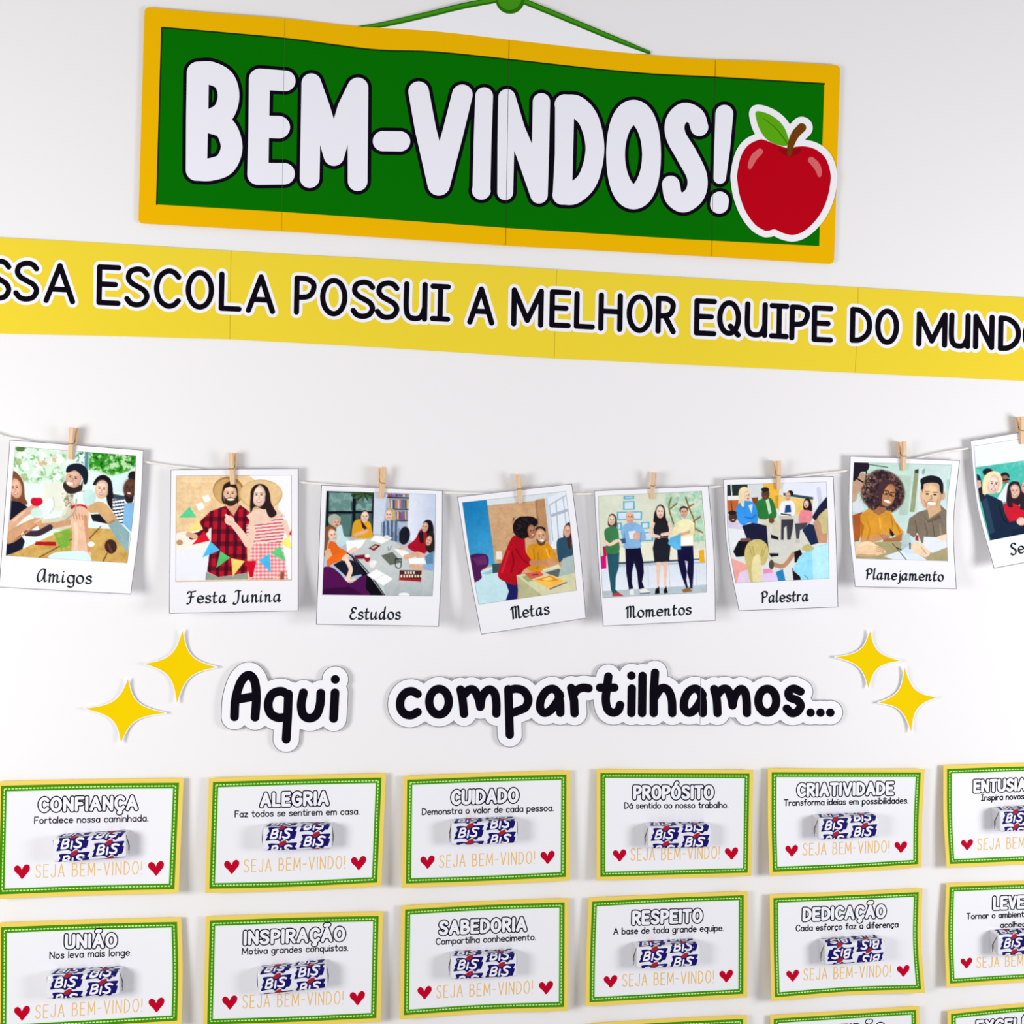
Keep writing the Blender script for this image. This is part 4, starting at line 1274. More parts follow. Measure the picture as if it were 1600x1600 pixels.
    c.S((50, 54, 60), 4, (815, 900), (820, 970), (860, 975), (866, 905))
    c.S((40, 44, 50), 5, (818, 900), (865, 900))
    c.S((120, 126, 128), 3, (750, 800), (760, 830), (780, 790))
    c.P((86, 40, 36), (852, 998), (1042, 1000), (1036, 1096), (848, 1080))
    c.P((176, 32, 40), (848, 1062), (1038, 1078), (1036, 1098), (846, 1084))
    for y, n in ((1018, 4), (1048, 8)):
        for i in range(n):
            x = 895 + i * 24 - (35 if n == 8 else 0)
            c.P((240, 226, 206), (x, y - 10), (x + 14, y - 10), (x + 14, y + 12), (x, y + 12), soft=4)
    c.E((246, 246, 246), 890, 1212, 46, 20)


def paint_goals(c):
    c.bg((208, 168, 128))
    c.mott(np.ones(len(c.X)), (198, 156, 116), 40, 2, .4, .8)
    c.P((216, 226, 230), (380, 330), (1090, 255), (1090, 330), (800, 345), (395, 385))
    c.grad((200, 360), (420, 860), (24, 124, 184), (70, 164, 214), c.inside((170, 350), (388, 332), (462, 900), (235, 900)))
    c.P((188, 142, 100), (815, 335), (890, 325), (935, 700), (845, 690))
    c.P((166, 124, 90), (805, 345), (822, 340), (850, 700), (838, 700))
    c.P((228, 236, 246), (890, 325), (1080, 258), (1120, 760), (940, 760))
    c.P((204, 216, 222), (888, 330), (915, 318), (950, 720), (930, 720))
    for a, b, r in (((940, 375), (1070, 300), 5), ((955, 470), (1085, 425), 13), ((985, 350), (1010, 690), 5), ((1045, 310), (1075, 560), 4), ((930, 380), (960, 690), 4)):
        c.S((172, 186, 198), r, a, b)
    c.P((196, 228, 236), (250, 1000), (400, 920), (640, 880), (650, 1180), (310, 1260))
    c.P((150, 196, 206), (340, 975), (460, 925), (520, 940), (400, 980))
    c.P((82, 28, 84), (240, 820), (385, 808), (402, 900), (340, 950), (345, 1010), (280, 1045), (255, 960), sm=1)
    c.P((104, 44, 104), (262, 840), (380, 815), (392, 890), (310, 900))
    c.P((52, 84, 88), (435, 890), (530, 880), (520, 960), (440, 970))
    c.P((238, 232, 220), (470, 780), (520, 780), (520, 850), (470, 850))
    # woman at the right edge
    c.P((54, 40, 42), (1050, 600), (1080, 540), (1115, 545), (1125, 700), (1060, 720), sm=1)
    c.face(1084, 608, 30, 52, SK, 6, .2, 1)
    c.P((46, 82, 104), (992, 700), (1050, 660), (1115, 690), (1130, 815), (1050, 850), (1010, 870), sm=1)
    c.P((70, 44, 46), (1075, 670), (1110, 650), (1120, 760), (1095, 760))
    # man
    c.P((214, 148, 30), (740, 750), (800, 715), (900, 708), (960, 760), (1005, 860), (1010, 905), (900, 950), (740, 935), sm=1)
    c.S((184, 120, 20), 5, (790, 760), (800, 830), (790, 900))
    c.S((184, 120, 20), 4, (930, 770), (925, 840))
    c.E((30, 24, 28), 850, 600, 48, 34)
    c.face(856, 655, 46, 70, (220, 170, 136), -8, .3, 1)
    c.P((104, 68, 50), (815, 670), (860, 705), (895, 680), (885, 722), (840, 728), sm=1)
    c.E((250, 246, 242), 866, 688, 18, 9)
    # woman in red
    c.P((30, 34, 98), (545, 1030), (665, 1050), (652, 1195), (552, 1205), (580, 1125))
    c.P((182, 16, 36), (600, 670), (660, 645), (715, 670), (728, 790), (792, 885), (735, 920), (690, 965), (650, 1068), (545, 1042), (484, 985), (525, 850), sm=1)
    c.S((206, 40, 56), 9, (580, 780), (540, 900), (520, 960))
    c.S((150, 8, 28), 9, (600, 960), (620, 880), (610, 790))
    c.S((190, 126, 22), 8, (830, 800), (840, 880), (820, 930))
    c.S((232, 172, 54), 8, (900, 760), (930, 840))
    c.S((140, 8, 28), 5, (640, 760), (700, 850), (760, 890))
    c.S((148, 8, 28), 4, (700, 930), (650, 990), (640, 1060))
    c.face(765, 606, 46, 66, (176, 116, 84), -6, .45, 1)
    c.E((26, 20, 26), 700, 575, 86, 96)
    c.E((26, 20, 26), 745, 530, 86, 52)
    c.mott(c.inside((610, 480), (840, 480), (830, 560), (740, 680), (610, 660)), (58, 44, 48), 16, 4, .6, .75)
    c.face(778, 610, 34, 58, (180, 120, 88), -6, .3, 1)
    c.S((196, 140, 100), 24, (780, 880), (880, 880), (940, 865))
    c.E((206, 152, 112), 948, 868, 40, 34)
    c.S((214, 160, 120), 16, (880, 940), (960, 900), (1000, 890))
    c.P((230, 224, 196), (870, 940), (1010, 890), (1020, 920), (900, 975))
    # desk
    c.P((210, 210, 172), (645, 985), (860, 955), (1140, 890), (1170, 1130), (860, 1165), (690, 1100))
    c.P((184, 184, 142), (645, 988), (865, 1158), (668, 1195))
    c.P((150, 170, 110), (690, 1000), (740, 985), (790, 1030), (745, 1045))
    c.P((214, 96, 80), (715, 970), (850, 952), (885, 985), (770, 1022))
    c.S((130, 40, 40), 5, (780, 985), (830, 980))
    c.P((92, 104, 108), (890, 965), (1010, 930), (1060, 960), (1000, 1002))
    c.P((170, 188, 184), (1008, 1000), (1046, 842), (1138, 812), (1145, 965))
    c.P((86, 84, 150), (930, 1100), (1080, 1040), (1080, 1052), (932, 1112))
    c.P((246, 192, 84), (788, 1030), (940, 985), (1080, 1042), (930, 1102))
    c.P((226, 136, 26), (810, 1025), (935, 990), (1010, 1030), (920, 1040))
    c.P((250, 206, 110), (860, 1020), (930, 1000), (970, 1022), (900, 1035))


def paint_moments(c):
    c.bg((218, 224, 204))
    m = c.inside((790, 290), (1140, 260), (1150, 720), (1040, 740), (820, 560), soft=30)
    c.mott(m, (158, 206, 176), 40, 3, .42, .6)
    c.mott(m, (184, 218, 190), 22, 5, .5, .6)
    for q in (((1040, 720), (1060, 560), (1010, 420), (980, 330)), ((1050, 540), (1110, 500)), ((870, 560), (830, 420), (850, 330)), ((1000, 420), (1050, 385)), ((840, 430), (900, 380)), ((1050, 600), (1130, 640))):
        c.S((134, 116, 66), 7, *q)
    for x0, y0, x1, y1 in ((425, 315, 520, 345), (420, 362, 525, 440), (365, 455, 590, 530), (362, 555, 410, 620), (580, 548, 655, 610), (500, 640, 690, 720)):
        c.P((92, 172, 206), (x0, y0), (x1, y0 - 4), (x1, y1 - 4), (x0, y1))
        c.P((212, 230, 240), (x0 + 14, y0 + 10), (x1 - 14, y0 + 6), (x1 - 14, y1 - 14), (x0 + 14, y1 - 10))
    c.P((236, 236, 214), (390, 740), (900, 720), (900, 880), (390, 900))
    c.grad((600, 900), (600, 1150), (214, 224, 236), (232, 238, 246), c.inside((200, 950), (440, 910), (1160, 870), (1180, 1110), (220, 1170)))
    c.S((70, 84, 96), 9, (370, 915), (660, 905), (1100, 875))
    c.S((180, 190, 204), 8, (370, 940), (1150, 905))
    c.P((236, 232, 214), (840, 800), (1160, 780), (1160, 870), (840, 885))
    for x in (640, 830, 1070):
        c.S((196, 206, 218), 3, (x, 930), (x + 8, 1120))
    c.P((184, 198, 204), (220, 1165), (1180, 1105), (1180, 1190), (230, 1240))
    c.P((216, 10, 128), (215, 855), (268, 842), (272, 960), (222, 968))
    c.P((196, 20, 80), (240, 765), (272, 760), (274, 850), (246, 855))
    c.P((236, 172, 30), (1095, 800), (1142, 792), (1150, 908), (1105, 912))
    # green top
    c.P((40, 88, 104), (275, 815), (388, 818), (382, 950), (355, 1040), (352, 1150), (395, 1190), (330, 1195), (312, 1150), (290, 980))
    c.P((196, 60, 66), (320, 1190), (380, 1175), (425, 1205), (330, 1212))
    c.P((92, 58, 46), (284, 560), (295, 490), (330, 472), (360, 505), (365, 580), (345, 600), (295, 585), sm=1)
    c.P((62, 128, 78), (252, 640), (275, 600), (340, 585), (375, 620), (385, 700), (380, 820), (275, 822), (270, 740), sm=1)
    c.face(320, 530, 30, 44, SKL, 4, 0, 1)
    c.S(SKL, 14, (258, 720), (300, 748), (370, 715))
    # man in blue
    c.P((20, 16, 52), (440, 770), (575, 770), (600, 900), (606, 1000), (590, 1080), (610, 1135), (560, 1148), (545, 1000), (520, 900), (500, 1000), (500, 1090), (512, 1140), (472, 1150), (448, 1000))
    c.P((236, 236, 236), (480, 1150), (515, 1148), (520, 1198), (480, 1195))
    c.P((236, 236, 232), (560, 1150), (620, 1140), (665, 1172), (580, 1178))
    c.S((60, 70, 80), 4, (575, 1186), (660, 1180))
    c.P((138, 184, 226), (400, 640), (420, 580), (470, 550), (520, 548), (590, 590), (625, 690), (580, 730), (575, 775), (430, 780), (425, 720), sm=1)
    c.S((108, 156, 204), 5, (430, 640), (440, 720))
    c.S((108, 156, 204), 5, (582, 640), (575, 720))
    c.face(482, 505, 36, 54, (232, 176, 152), 0, .1, 1)
    c.E((214, 190, 170), 482, 465, 32, 16)
    c.P((226, 236, 246), (468, 632), (530, 622), (545, 690), (480, 700))
    c.E((226, 172, 146), 540, 672, 32, 34)
    c.P((52, 92, 130), (370, 700), (440, 690), (445, 735), (375, 745))
    c.S(SKL, 12, (340, 722), (385, 712), (405, 760))
    # woman in black dress
    c.P((238, 200, 178), (716, 895), (760, 895), (750, 1000), (742, 1120), (725, 1120), (718, 1000))
    c.P((238, 200, 178), (776, 895), (824, 895), (812, 1000), (806, 1120), (788, 1120), (782, 1000))
    c.P((16, 14, 22), (708, 1150), (742, 1120), (748, 1185), (705, 1190))
    c.P((16, 14, 22), (784, 1150), (806, 1120), (820, 1180), (785, 1186))
    c.P((40, 26, 30), (690, 545), (712, 430), (750, 390), (790, 420), (806, 540), (820, 580), (780, 560), (700, 590), sm=1)
    c.P((34, 36, 46), (688, 545), (740, 530), (820, 540), (832, 610), (822, 690), (845, 760), (832, 900), (700, 905), (685, 780), (705, 690), (690, 620), sm=0)
    c.face(752, 458, 34, 54, (244, 212, 192), 0, .1, 1)
    c.P((44, 28, 32), (700, 460), (720, 470), (722, 560), (690, 585), sm=1)
    c.P((44, 28, 32), (786, 450), (806, 520), (818, 575), (786, 545), sm=1)
    c.S((242, 206, 184), 15, (690, 560), (668, 650), (740, 680))
    c.S((242, 206, 184), 15, (835, 560), (845, 640), (770, 660))
    c.S((120, 122, 130), 3, (700, 690), (820, 682))
    # person in pale yellow
    c.P((22, 18, 62), (900, 760), (1045, 755), (1052, 900), (1050, 1000), (1040, 1140), (1000, 1140), (985, 1060), (1000, 900), (972, 890), (990, 990), (1010, 1060), (1020, 1130), (985, 1140), (940, 1020), (910, 900))
    c.P((150, 104, 60), (945, 1150), (1010, 1130), (1040, 1165), (960, 1178))
    c.P((244, 238, 190), (885, 560), (950, 520), (1010, 520), (1060, 560), (1052, 650), (1045, 757), (930, 762), (940, 680), (880, 640), sm=0)
    c.P((250, 250, 246), (938, 690), (1040, 670), (1045, 755), (930, 760))
    c.E((40, 30, 32), 962, 440, 38, 36)
    c.face(965, 460, 31, 48, (222, 176, 150), 0, -.1, 1)
    c.P((40, 30, 32), (926, 440), (962, 405), (998, 440), (985, 425), (945, 425), sm=1)
    c.S((238, 230, 180), 20, (900, 580), (880, 650), (930, 670))
    c.S((222, 176, 150), 14, (930, 660), (1000, 640), (1020, 630))
    c.S((238, 230, 180), 20, (1040, 590), (1040, 640))
    c.P((96, 184, 232), (838, 690), (935, 650), (938, 790), (890, 795), (820, 740))


def paint_circle(c):
    c.bg((222, 226, 226))
    c.P((34, 52, 48), (205, 335), (405, 335), (400, 440), (210, 445))
    c.P((214, 220, 220), (405, 335), (555, 330), (560, 480), (405, 470))
    c.S((232, 238, 236), 5, (250, 335), (258, 440))
    c.P((236, 240, 240), (210, 445), (400, 440), (400, 475), (210, 480))
    c.P((196, 104, 50), (215, 485), (320, 480), (310, 600), (225, 600))
    c.S((120, 60, 36), 5, (250, 490), (262, 590))
    c.P((130, 72, 40), (440, 460), (500, 455), (500, 540), (460, 540))
    c.P((236, 186, 70), (545, 330), (700, 325), (690, 560), (640, 560), (560, 500))
    c.P((212, 150, 50), (660, 440), (720, 440), (700, 560), (660, 560))
    c.P((230, 234, 246), (735, 322), (1140, 308), (1140, 600), (1010, 560), (1010, 460), (735, 420))
    c.P((54, 78, 84), (735, 415), (1012, 455), (1010, 480), (735, 440))
    c.P((240, 206, 120), (690, 445), (1008, 482), (1000, 600), (850, 620), (690, 590))
    c.S((206, 210, 230), 20, (1060, 380), (1080, 520))
    # floor
    c.P((212, 212, 204), (560, 860), (700, 600), (1000, 640), (1000, 900), (900, 960), (700, 1110), (560, 1000))
    # people from back to front
    c.P((30, 36, 62), (1000, 640), (1060, 540), (1145, 440), (1150, 620), (1050, 700))
    c.P((28, 44, 78), (910, 760), (970, 700), (1050, 720), (1060, 880), (990, 900))
    # pink woman
    c.P((36, 22, 28), (918, 530), (935, 475), (975, 472), (1000, 540), (990, 610), (930, 580), sm=1)
    c.P((236, 140, 150), (880, 690), (890, 590), (940, 575), (1000, 590), (1000, 650), (970, 700), sm=1)
    c.face(948, 520, 22, 34, SKL, 6, -.4, 0)
    c.P((70, 70, 82), (840, 700), (960, 690), (940, 740), (890, 760), (880, 840), (855, 840))
    c.P((196, 196, 190), (845, 855), (885, 835), (890, 875), (850, 885))
    # woman in white
    c.P((62, 60, 70), (715, 660), (830, 660), (820, 760), (800, 850), (770, 850), (765, 720), (740, 740), (738, 850), (712, 850))
    c.P((240, 240, 246), (700, 560), (720, 500), (770, 488), (830, 500), (842, 600), (800, 640), (700, 620), sm=1)
    c.P((32, 74, 136), (755, 530), (800, 525), (808, 595), (745, 600))
    c.E((38, 26, 28), 800, 420, 28, 28)
    c.face(778, 448, 24, 40, (226, 178, 140), 4, -.2, 1)
    c.P((196, 190, 170), (700, 630), (820, 625), (820, 655), (700, 660))
    c.S((60, 60, 60), 6, (715, 610), (800, 620))
    # man in green
    c.P((216, 210, 186), (500, 660), (620, 640), (710, 690), (700, 820), (650, 800), (630, 720), (600, 780), (580, 800), (560, 720))
    c.P((28, 28, 34), (620, 800), (690, 825), (690, 852), (620, 835))
    c.P((44, 122, 56), (482, 520), (530, 470), (590, 455), (640, 490), (672, 600), (660, 650), (610, 650), (560, 660), (500, 640), sm=1)
    c.P((196, 222, 196), (570, 480), (600, 470), (625, 600), (600, 615))
    c.face(570, 425, 36, 52, (92, 66, 52), 4, .1, 0)
    c.E((40, 34, 34), 566, 385, 36, 22)
    c.E((110, 76, 60), 625, 670, 26, 28)
    # woman in blue
    c.P((238, 216, 170), (318, 460), (330, 385), (375, 358), (420, 385), (430, 430), (400, 500), (380, 560), (340, 540), sm=1)
    c.P((30, 30, 62), (350, 720), (460, 690), (580, 720), (590, 860), (600, 960), (560, 960), (520, 850), (400, 850))
    c.P((58, 150, 232), (292, 620), (310, 530), (370, 490), (450, 500), (490, 570), (495, 690), (420, 690), (350, 715), sm=1)
    c.P((206, 226, 240), (410, 530), (450, 520), (440, 610))
    c.face(400, 445, 26, 46, SKL, -8, .5, 0)
    c.P((240, 220, 176), (325, 420), (360, 370), (400, 380), (375, 420), (370, 540), (340, 520), sm=1)
    c.S((36, 120, 206), 8, (380, 640), (440, 650), (480, 620))
    c.P((24, 24, 30), (600, 975), (690, 975), (690, 1000), (620, 1008))
    # man in white tee, left
    c.P((214, 204, 226), (215, 650), (300, 680), (360, 720), (330, 770), (225, 740))
    c.P((232, 236, 240), (225, 740), (370, 760), (380, 850), (250, 930), (240, 850))
    c.face(268, 640, 38, 48, (84, 56, 50), 0, .2, 1)
    c.E((40, 30, 34), 262, 600, 40, 20)
    c.P((20, 20, 32), (270, 960), (320, 860), (400, 840), (460, 850), (390, 1000), (300, 1010))
    c.S((120, 84, 70), 15, (350, 850), (420, 850))
    # blonde in front
    c.P((240, 168, 160), (255, 1020), (400, 1080), (410, 1250), (290, 1255))
    c.P((226, 206, 232), (330, 1150), (420, 1120), (420, 1260), (300, 1260))
    c.P((206, 190, 120), (375, 1000), (395, 900), (450, 852), (530, 850), (590, 910), (592, 1010), (560, 1080), (510, 1100), (540, 1250), (440, 1255), (410, 1150), sm=1)
    c.P((232, 222, 168), (470, 1000), (520, 1010), (525, 1250), (460, 1255), (440, 1100), sm=1)
    for x in (420, 450, 550, 575):
        c.S((174, 156, 92), 4, (x, 910), (x + (490 - x) * .4, 1000))
    c.P((240, 150, 190), (545, 1120), (620, 1120), (650, 1160), (550, 1180))
    c.P((226, 206, 240), (530, 1170), (660, 1150), (700, 1250), (530, 1255))
    c.P((40, 130, 190), (665, 1150), (730, 1120), (755, 1230), (690, 1240))
    # foreground man in pale blue
    c.S((188, 142, 104), 20, (650, 1080), (740, 1090), (830, 980))
    c.E((80, 80, 70), 625, 1080, 24, 44)
    c.P((28, 20, 28), (835, 960), (890, 940), (920, 1000), (860, 1060), (840, 1060))
    c.P((32, 26, 34), (815, 1110), (900, 1180), (900, 1240), (830, 1240))
    c.P((150, 222, 250), (820, 1130), (880, 1010), (960, 940), (1145, 880), (1165, 1230), (900, 1240), (890, 1190), sm=0)
    c.P((186, 236, 252), (1000, 930), (1150, 890), (1160, 1210), (1010, 1210))
    c.S((96, 180, 224), 6, (930, 1180), (960, 1210), (950, 1240))
    c.P((196, 150, 120), (1010, 690), (1060, 640), (1150, 740), (1140, 880), (1060, 880), (1040, 800))
    c.P((206, 192, 138), (1050, 650), (1100, 590), (1150, 570), (1150, 760), (1100, 790), (1080, 700), sm=1)
    c.P((196, 186, 120), (905, 930), (960, 890), (1020, 930), (960, 960), sm=1)


def paint_planning(c):
    c.bg((196, 222, 212))
    c.grad((340, 400), (1110, 600), (188, 220, 206), (206, 226, 226))
    c.S((70, 100, 92), 5, (345, 330), (515, 357))
    c.P((180, 206, 190), (560, 420), (735, 440), (700, 800), (620, 800), (600, 600))
    c.P((150, 158, 120), (765, 380), (805, 370), (765, 770), (720, 770))
    c.P((60, 64, 40), (768, 380), (802, 372), (800, 410), (766, 410))
    c.P((214, 230, 232), (805, 360), (850, 360), (835, 780), (790, 780))
    c.P((140, 170, 160), (835, 380), (862, 365), (855, 420), (832, 420))
    c.P((176, 214, 204), (1060, 470), (1110, 460), (1100, 700), (1060, 700))
    # dark haired person at the left edge
    c.P((196, 160, 132), (190, 480), (290, 400), (320, 470), (290, 560), (240, 600), (215, 690), (190, 690))
    c.P((34, 24, 40), (195, 300), (320, 305), (345, 350), (320, 395), (270, 400), (240, 450), (195, 480), sm=1)
    c.S((16, 14, 20), 7, (215, 450), (300, 500), (318, 480))
    c.S((16, 14, 20), 5, (318, 400), (310, 520))
    c.P((214, 222, 232), (185, 690), (260, 640), (300, 740), (250, 790), (185, 760))
    c.P((170, 90, 40), (190, 800), (280, 770), (290, 900), (250, 1040), (195, 1050))
    # woman with curly hair
    m = c.inside(*smooth([(330, 440), (400, 390), (480, 385), (570, 420), (640, 490), (672, 600), (640, 700), (560, 770), (500, 750), (420, 790), (350, 740), (290, 660), (270, 580), (300, 500)], 5, True), soft=24)
    c.mix(m, (72, 48, 52))
    c.mott(m, (118, 86, 78), 20, 2, .5, .62)
    c.mott(m, (44, 28, 38), 17, 3, .5, .62)
    c.mott(c.inside((290, 400), (400, 400), (370, 620), (270, 680), soft=50), (164, 140, 110), 18, 4, .55, .7)
    c.P((216, 152, 50), (262, 800), (330, 740), (420, 770), (540, 760), (590, 860), (670, 960), (600, 1000), (560, 960), (540, 1000), (400, 1020), (265, 1050), sm=0)
    c.P((176, 112, 30), (262, 850), (300, 900), (270, 1030))
    c.S((180, 118, 36), 4, (545, 800), (560, 900), (540, 990))
    c.P((168, 112, 74), (430, 720), (500, 730), (490, 770), (430, 800), (380, 770))
    c.face(520, 615, 66, 106, (192, 134, 92), 14, .2, 1, lip=(150, 60, 50))
    c.P((72, 48, 52), (440, 500), (520, 470), (580, 500), (520, 520), (470, 600), (460, 700), (430, 640), sm=1)
    for cx, cy in ((500, 590), (562, 606)):
        c.S((40, 26, 26), 3.5, *[(cx + 27 * math.cos(a), cy + 20 * math.sin(a)) for a in [k * math.pi / 5 for k in range(11)]])
    c.E((252, 248, 244), 512, 672, 32, 12, 18)
    c.P((24, 34, 30), (535, 920), (580, 980), (560, 1000), (535, 970))
    c.S((176, 118, 74), 30, (650, 1000), (560, 1040), (500, 1040))
    c.S((206, 150, 104), 30, (300, 1040, 36), (420, 1010), (500, 985))
    for k in range(4):
        c.S((150, 96, 60), 3, (440 + k * 24, 975 + k * 4), (500 + k * 18, 1050 - k * 4))
    # man in grey shirt
    c.P((128, 116, 100), (690, 960), (715, 830), (800, 770), (880, 745), (1000, 700), (1085, 780), (1085, 1060), (830, 1060), (790, 960), (760, 1010), sm=0)
    c.P((104, 92, 78), (850, 800), (890, 850), (1000, 790), (1010, 830), (890, 870))
    c.S((92, 80, 68), 4, (930, 860), (950, 1000))
    c.S((112, 100, 84), 9, (860, 880), (880, 960), (870, 1040))
    c.S((146, 134, 116), 9, (1000, 880), (1010, 980))
    c.S((198, 134, 38), 9, (330, 860), (350, 940), (330, 1020))
    c.S((236, 176, 74), 9, (440, 830), (450, 920))
    c.S((190, 126, 36), 8, (600, 890), (630, 960))
    c.S((100, 88, 76), 5, (770, 850), (790, 960))
    c.P((206, 168, 128), (880, 720), (1000, 680), (1010, 760), (900, 830))
    c.E((214, 176, 140), 1024, 615, 26, 44)
    c.E((206, 164, 126), 918, 610, 100, 120, 4)
    c.face(918, 620, 98, 132, (228, 190, 152), 4, -.05, 1, lip=(170, 84, 72))
    c.E((252, 250, 248), 922, 692, 40, 13, 2)
    c.P((26, 24, 34), (825, 520), (820, 470), (870, 440), (930, 432), (1000, 455), (1030, 520), (1026, 600), (1000, 580), (985, 510), (900, 500), (845, 520), (838, 590), sm=1)
    c.P((26, 24, 34), (822, 560), (826, 480), (850, 470), (846, 560))
    c.P((26, 24, 34), (1000, 500), (1030, 500), (1028, 606), (1010, 600))
    c.S((190, 140, 108), 4, (850, 660), (868, 690), (872, 720))
    c.S((190, 140, 108), 4, (982, 650), (972, 690), (966, 720))
    # table, papers, hands
    c.P((170, 160, 120), (215, 1170), (400, 1050), (600, 1040), (680, 1060), (1075, 1100), (1075, 1235), (220, 1215))
    c.P((180, 204, 206), (650, 980), (720, 970), (740, 1090), (640, 1110))
    c.P((240, 206, 166), (215, 1080), (330, 1040), (420, 1080), (500, 1140), (400, 1175), (225, 1170), sm=1)
    c.P((220, 232, 244), (480, 1180), (660, 1120), (760, 1130), (900, 1230), (620, 1230))
    c.P((206, 224, 240), (640, 1120), (720, 1080), (800, 1150), (700, 1160))
    c.P((226, 232, 246), (850, 1000), (1080, 1010), (1080, 1090), (930, 1150), (840, 1110))
    c.P((238, 210, 180), (730, 1080), (800, 1050), (880, 1110), (910, 1150), (860, 1190), (760, 1140), sm=1)
    c.S((30, 34, 40), 6, (722, 1060), (722, 1110))
    c.P((242, 216, 190), (975, 1000), (1080, 975), (1080, 1030), (1000, 1030), sm=1)
    for k in range(3):
        c.S((196, 150, 112), 3.5, (410, 1090 + k * 20), (455, 1108 + k * 16), (480, 1128 + k * 12))
        c.S((198, 160, 126), 3.5, (825 + k * 14, 1095 + k * 20), (855 + k * 10, 1130 + k * 14))
    c.S((206, 166, 126), 8, (240, 1165), (330, 1172), (400, 1172))
    c.S((246, 220, 184), 9, (260, 1082), (330, 1056), (390, 1076))
    c.S((116, 92, 60), 4, (690, 1215), (560, 1060))
    c.S((40, 60, 80), 5, (600, 1100), (640, 1120))
    c.P((170, 50, 50), (775, 980), (800, 990), (800, 1040), (770, 1030))


def paint_seminar(c):
    c.bg((234, 238, 248))
    c.P((74, 186, 170), (330, 555), (1300, 420), (1400, 1300), (430, 1300))
    c.mott(c.inside((330, 555), (1300, 420), (1300, 800), (380, 800)), (104, 204, 190), 60, 2, .5, .8)
    c.P((44, 34, 44), (345, 640), (375, 640), (400, 720), (420, 850), (380, 880), sm=1)
    c.P((206, 176, 160), (350, 680), (385, 680), (390, 740), (360, 760))
    c.E((36, 30, 40), 452, 600, 50, 36)
    c.P((226, 232, 236), (540, 860), (640, 700), (700, 760), (640, 880), (570, 900))
    c.E((34, 30, 40), 615, 640, 46, 36)
    c.face(620, 672, 34, 40, (150, 110, 92), 0, .1, 0)
    c.S((26, 24, 30), 6, (590, 680), (660, 672))
    # woman in red
    c.P((44, 30, 40), (640, 760), (670, 700), (720, 690), (760, 720), (770, 900), (640, 930), sm=1)
    c.P((198, 24, 48), (600, 910), (660, 880), (760, 930), (850, 960), (850, 1240), (660, 1230), (620, 1000))
    c.face(712, 786, 48, 66, (226, 186, 168), 4, 0, 1)
    c.P((44, 30, 40), (640, 860), (668, 760), (690, 900), (690, 940), (645, 930), sm=1)
    c.P((46, 34, 44), (770, 720), (830, 680), (900, 720), (900, 980), (760, 960))
    c.face(815, 745, 40, 60, (222, 176, 156), 4, 0, 1)
    # blonde woman
    c.P((236, 220, 176), (400, 790), (405, 690), (440, 620), (510, 590), (570, 620), (595, 700), (570, 790), (520, 800), (420, 815), sm=1)
    c.face(507, 720, 58, 92, (238, 206, 190), 6, .2, 1)
    c.P((240, 226, 184), (402, 780), (408, 690), (450, 625), (520, 600), (480, 650), (452, 720), (440, 800), sm=1)
    c.P((24, 42, 66), (385, 870), (440, 810), (520, 845), (590, 880), (620, 1000), (660, 1080), (760, 1060), (790, 1100), (680, 1240), (480, 1265), (440, 1100), sm=0)
    c.P((40, 66, 92), (400, 880), (440, 840), (480, 1000), (520, 1180), (470, 1200))
    c.S((12, 26, 46), 6, (560, 920), (600, 1050), (640, 1090))
    c.E((232, 198, 180), 775, 1075, 46, 38)
    c.P((20, 36, 60), (680, 1180), (900, 1050), (1300, 1000), (1300, 1250), (700, 1250))
    # unseen beyond the picture edge: more of the group
    c.P((40, 60, 90), (860, 980), (1000, 900), (1200, 900), (1250, 1150), (880, 1200))
    c.face(1060, 800, 60, 90, (224, 180, 160), 0, 0, 1)
    c.E((50, 36, 36), 1060, 720, 70, 40)




def printed(f):
    def g(c):
        f(c)
        # photographic unevenness of cloth, skin and walls
        w = np.clip((250 - c.C.min(axis=1)) / 90, 0, 1)
        c.C *= (1 + w * (.11 * (c.noise(80, 17) - .5) + .08 * (c.noise(17, 23) - .5)))[:, None]
        c.C = 128 + (c.C - 128) * 1.04
    return g


PAINTERS = [paint_friends, paint_party, paint_meeting, paint_goals, paint_moments, paint_circle, paint_planning, paint_seminar]
PAINTERS = [printed(f) for f in PAINTERS]
# ================================================================== instant photos on the twine
def photo_h(top, mid, bot, wave, seed):
    def h(u, v):
        v = np.clip(v, 0, 1.1)
        base = top + (mid - top) * np.sin(np.clip(v / .55, 0, 1) * math.pi / 2) ** 2 + (bot - mid) * np.clip((v - .55) / .45, 0, 1.2) ** 2
        return base + wave * (2 * u - 1) ** 2 * (.3 + .7 * v) * (1 if seed % 2 else .7)
    return h


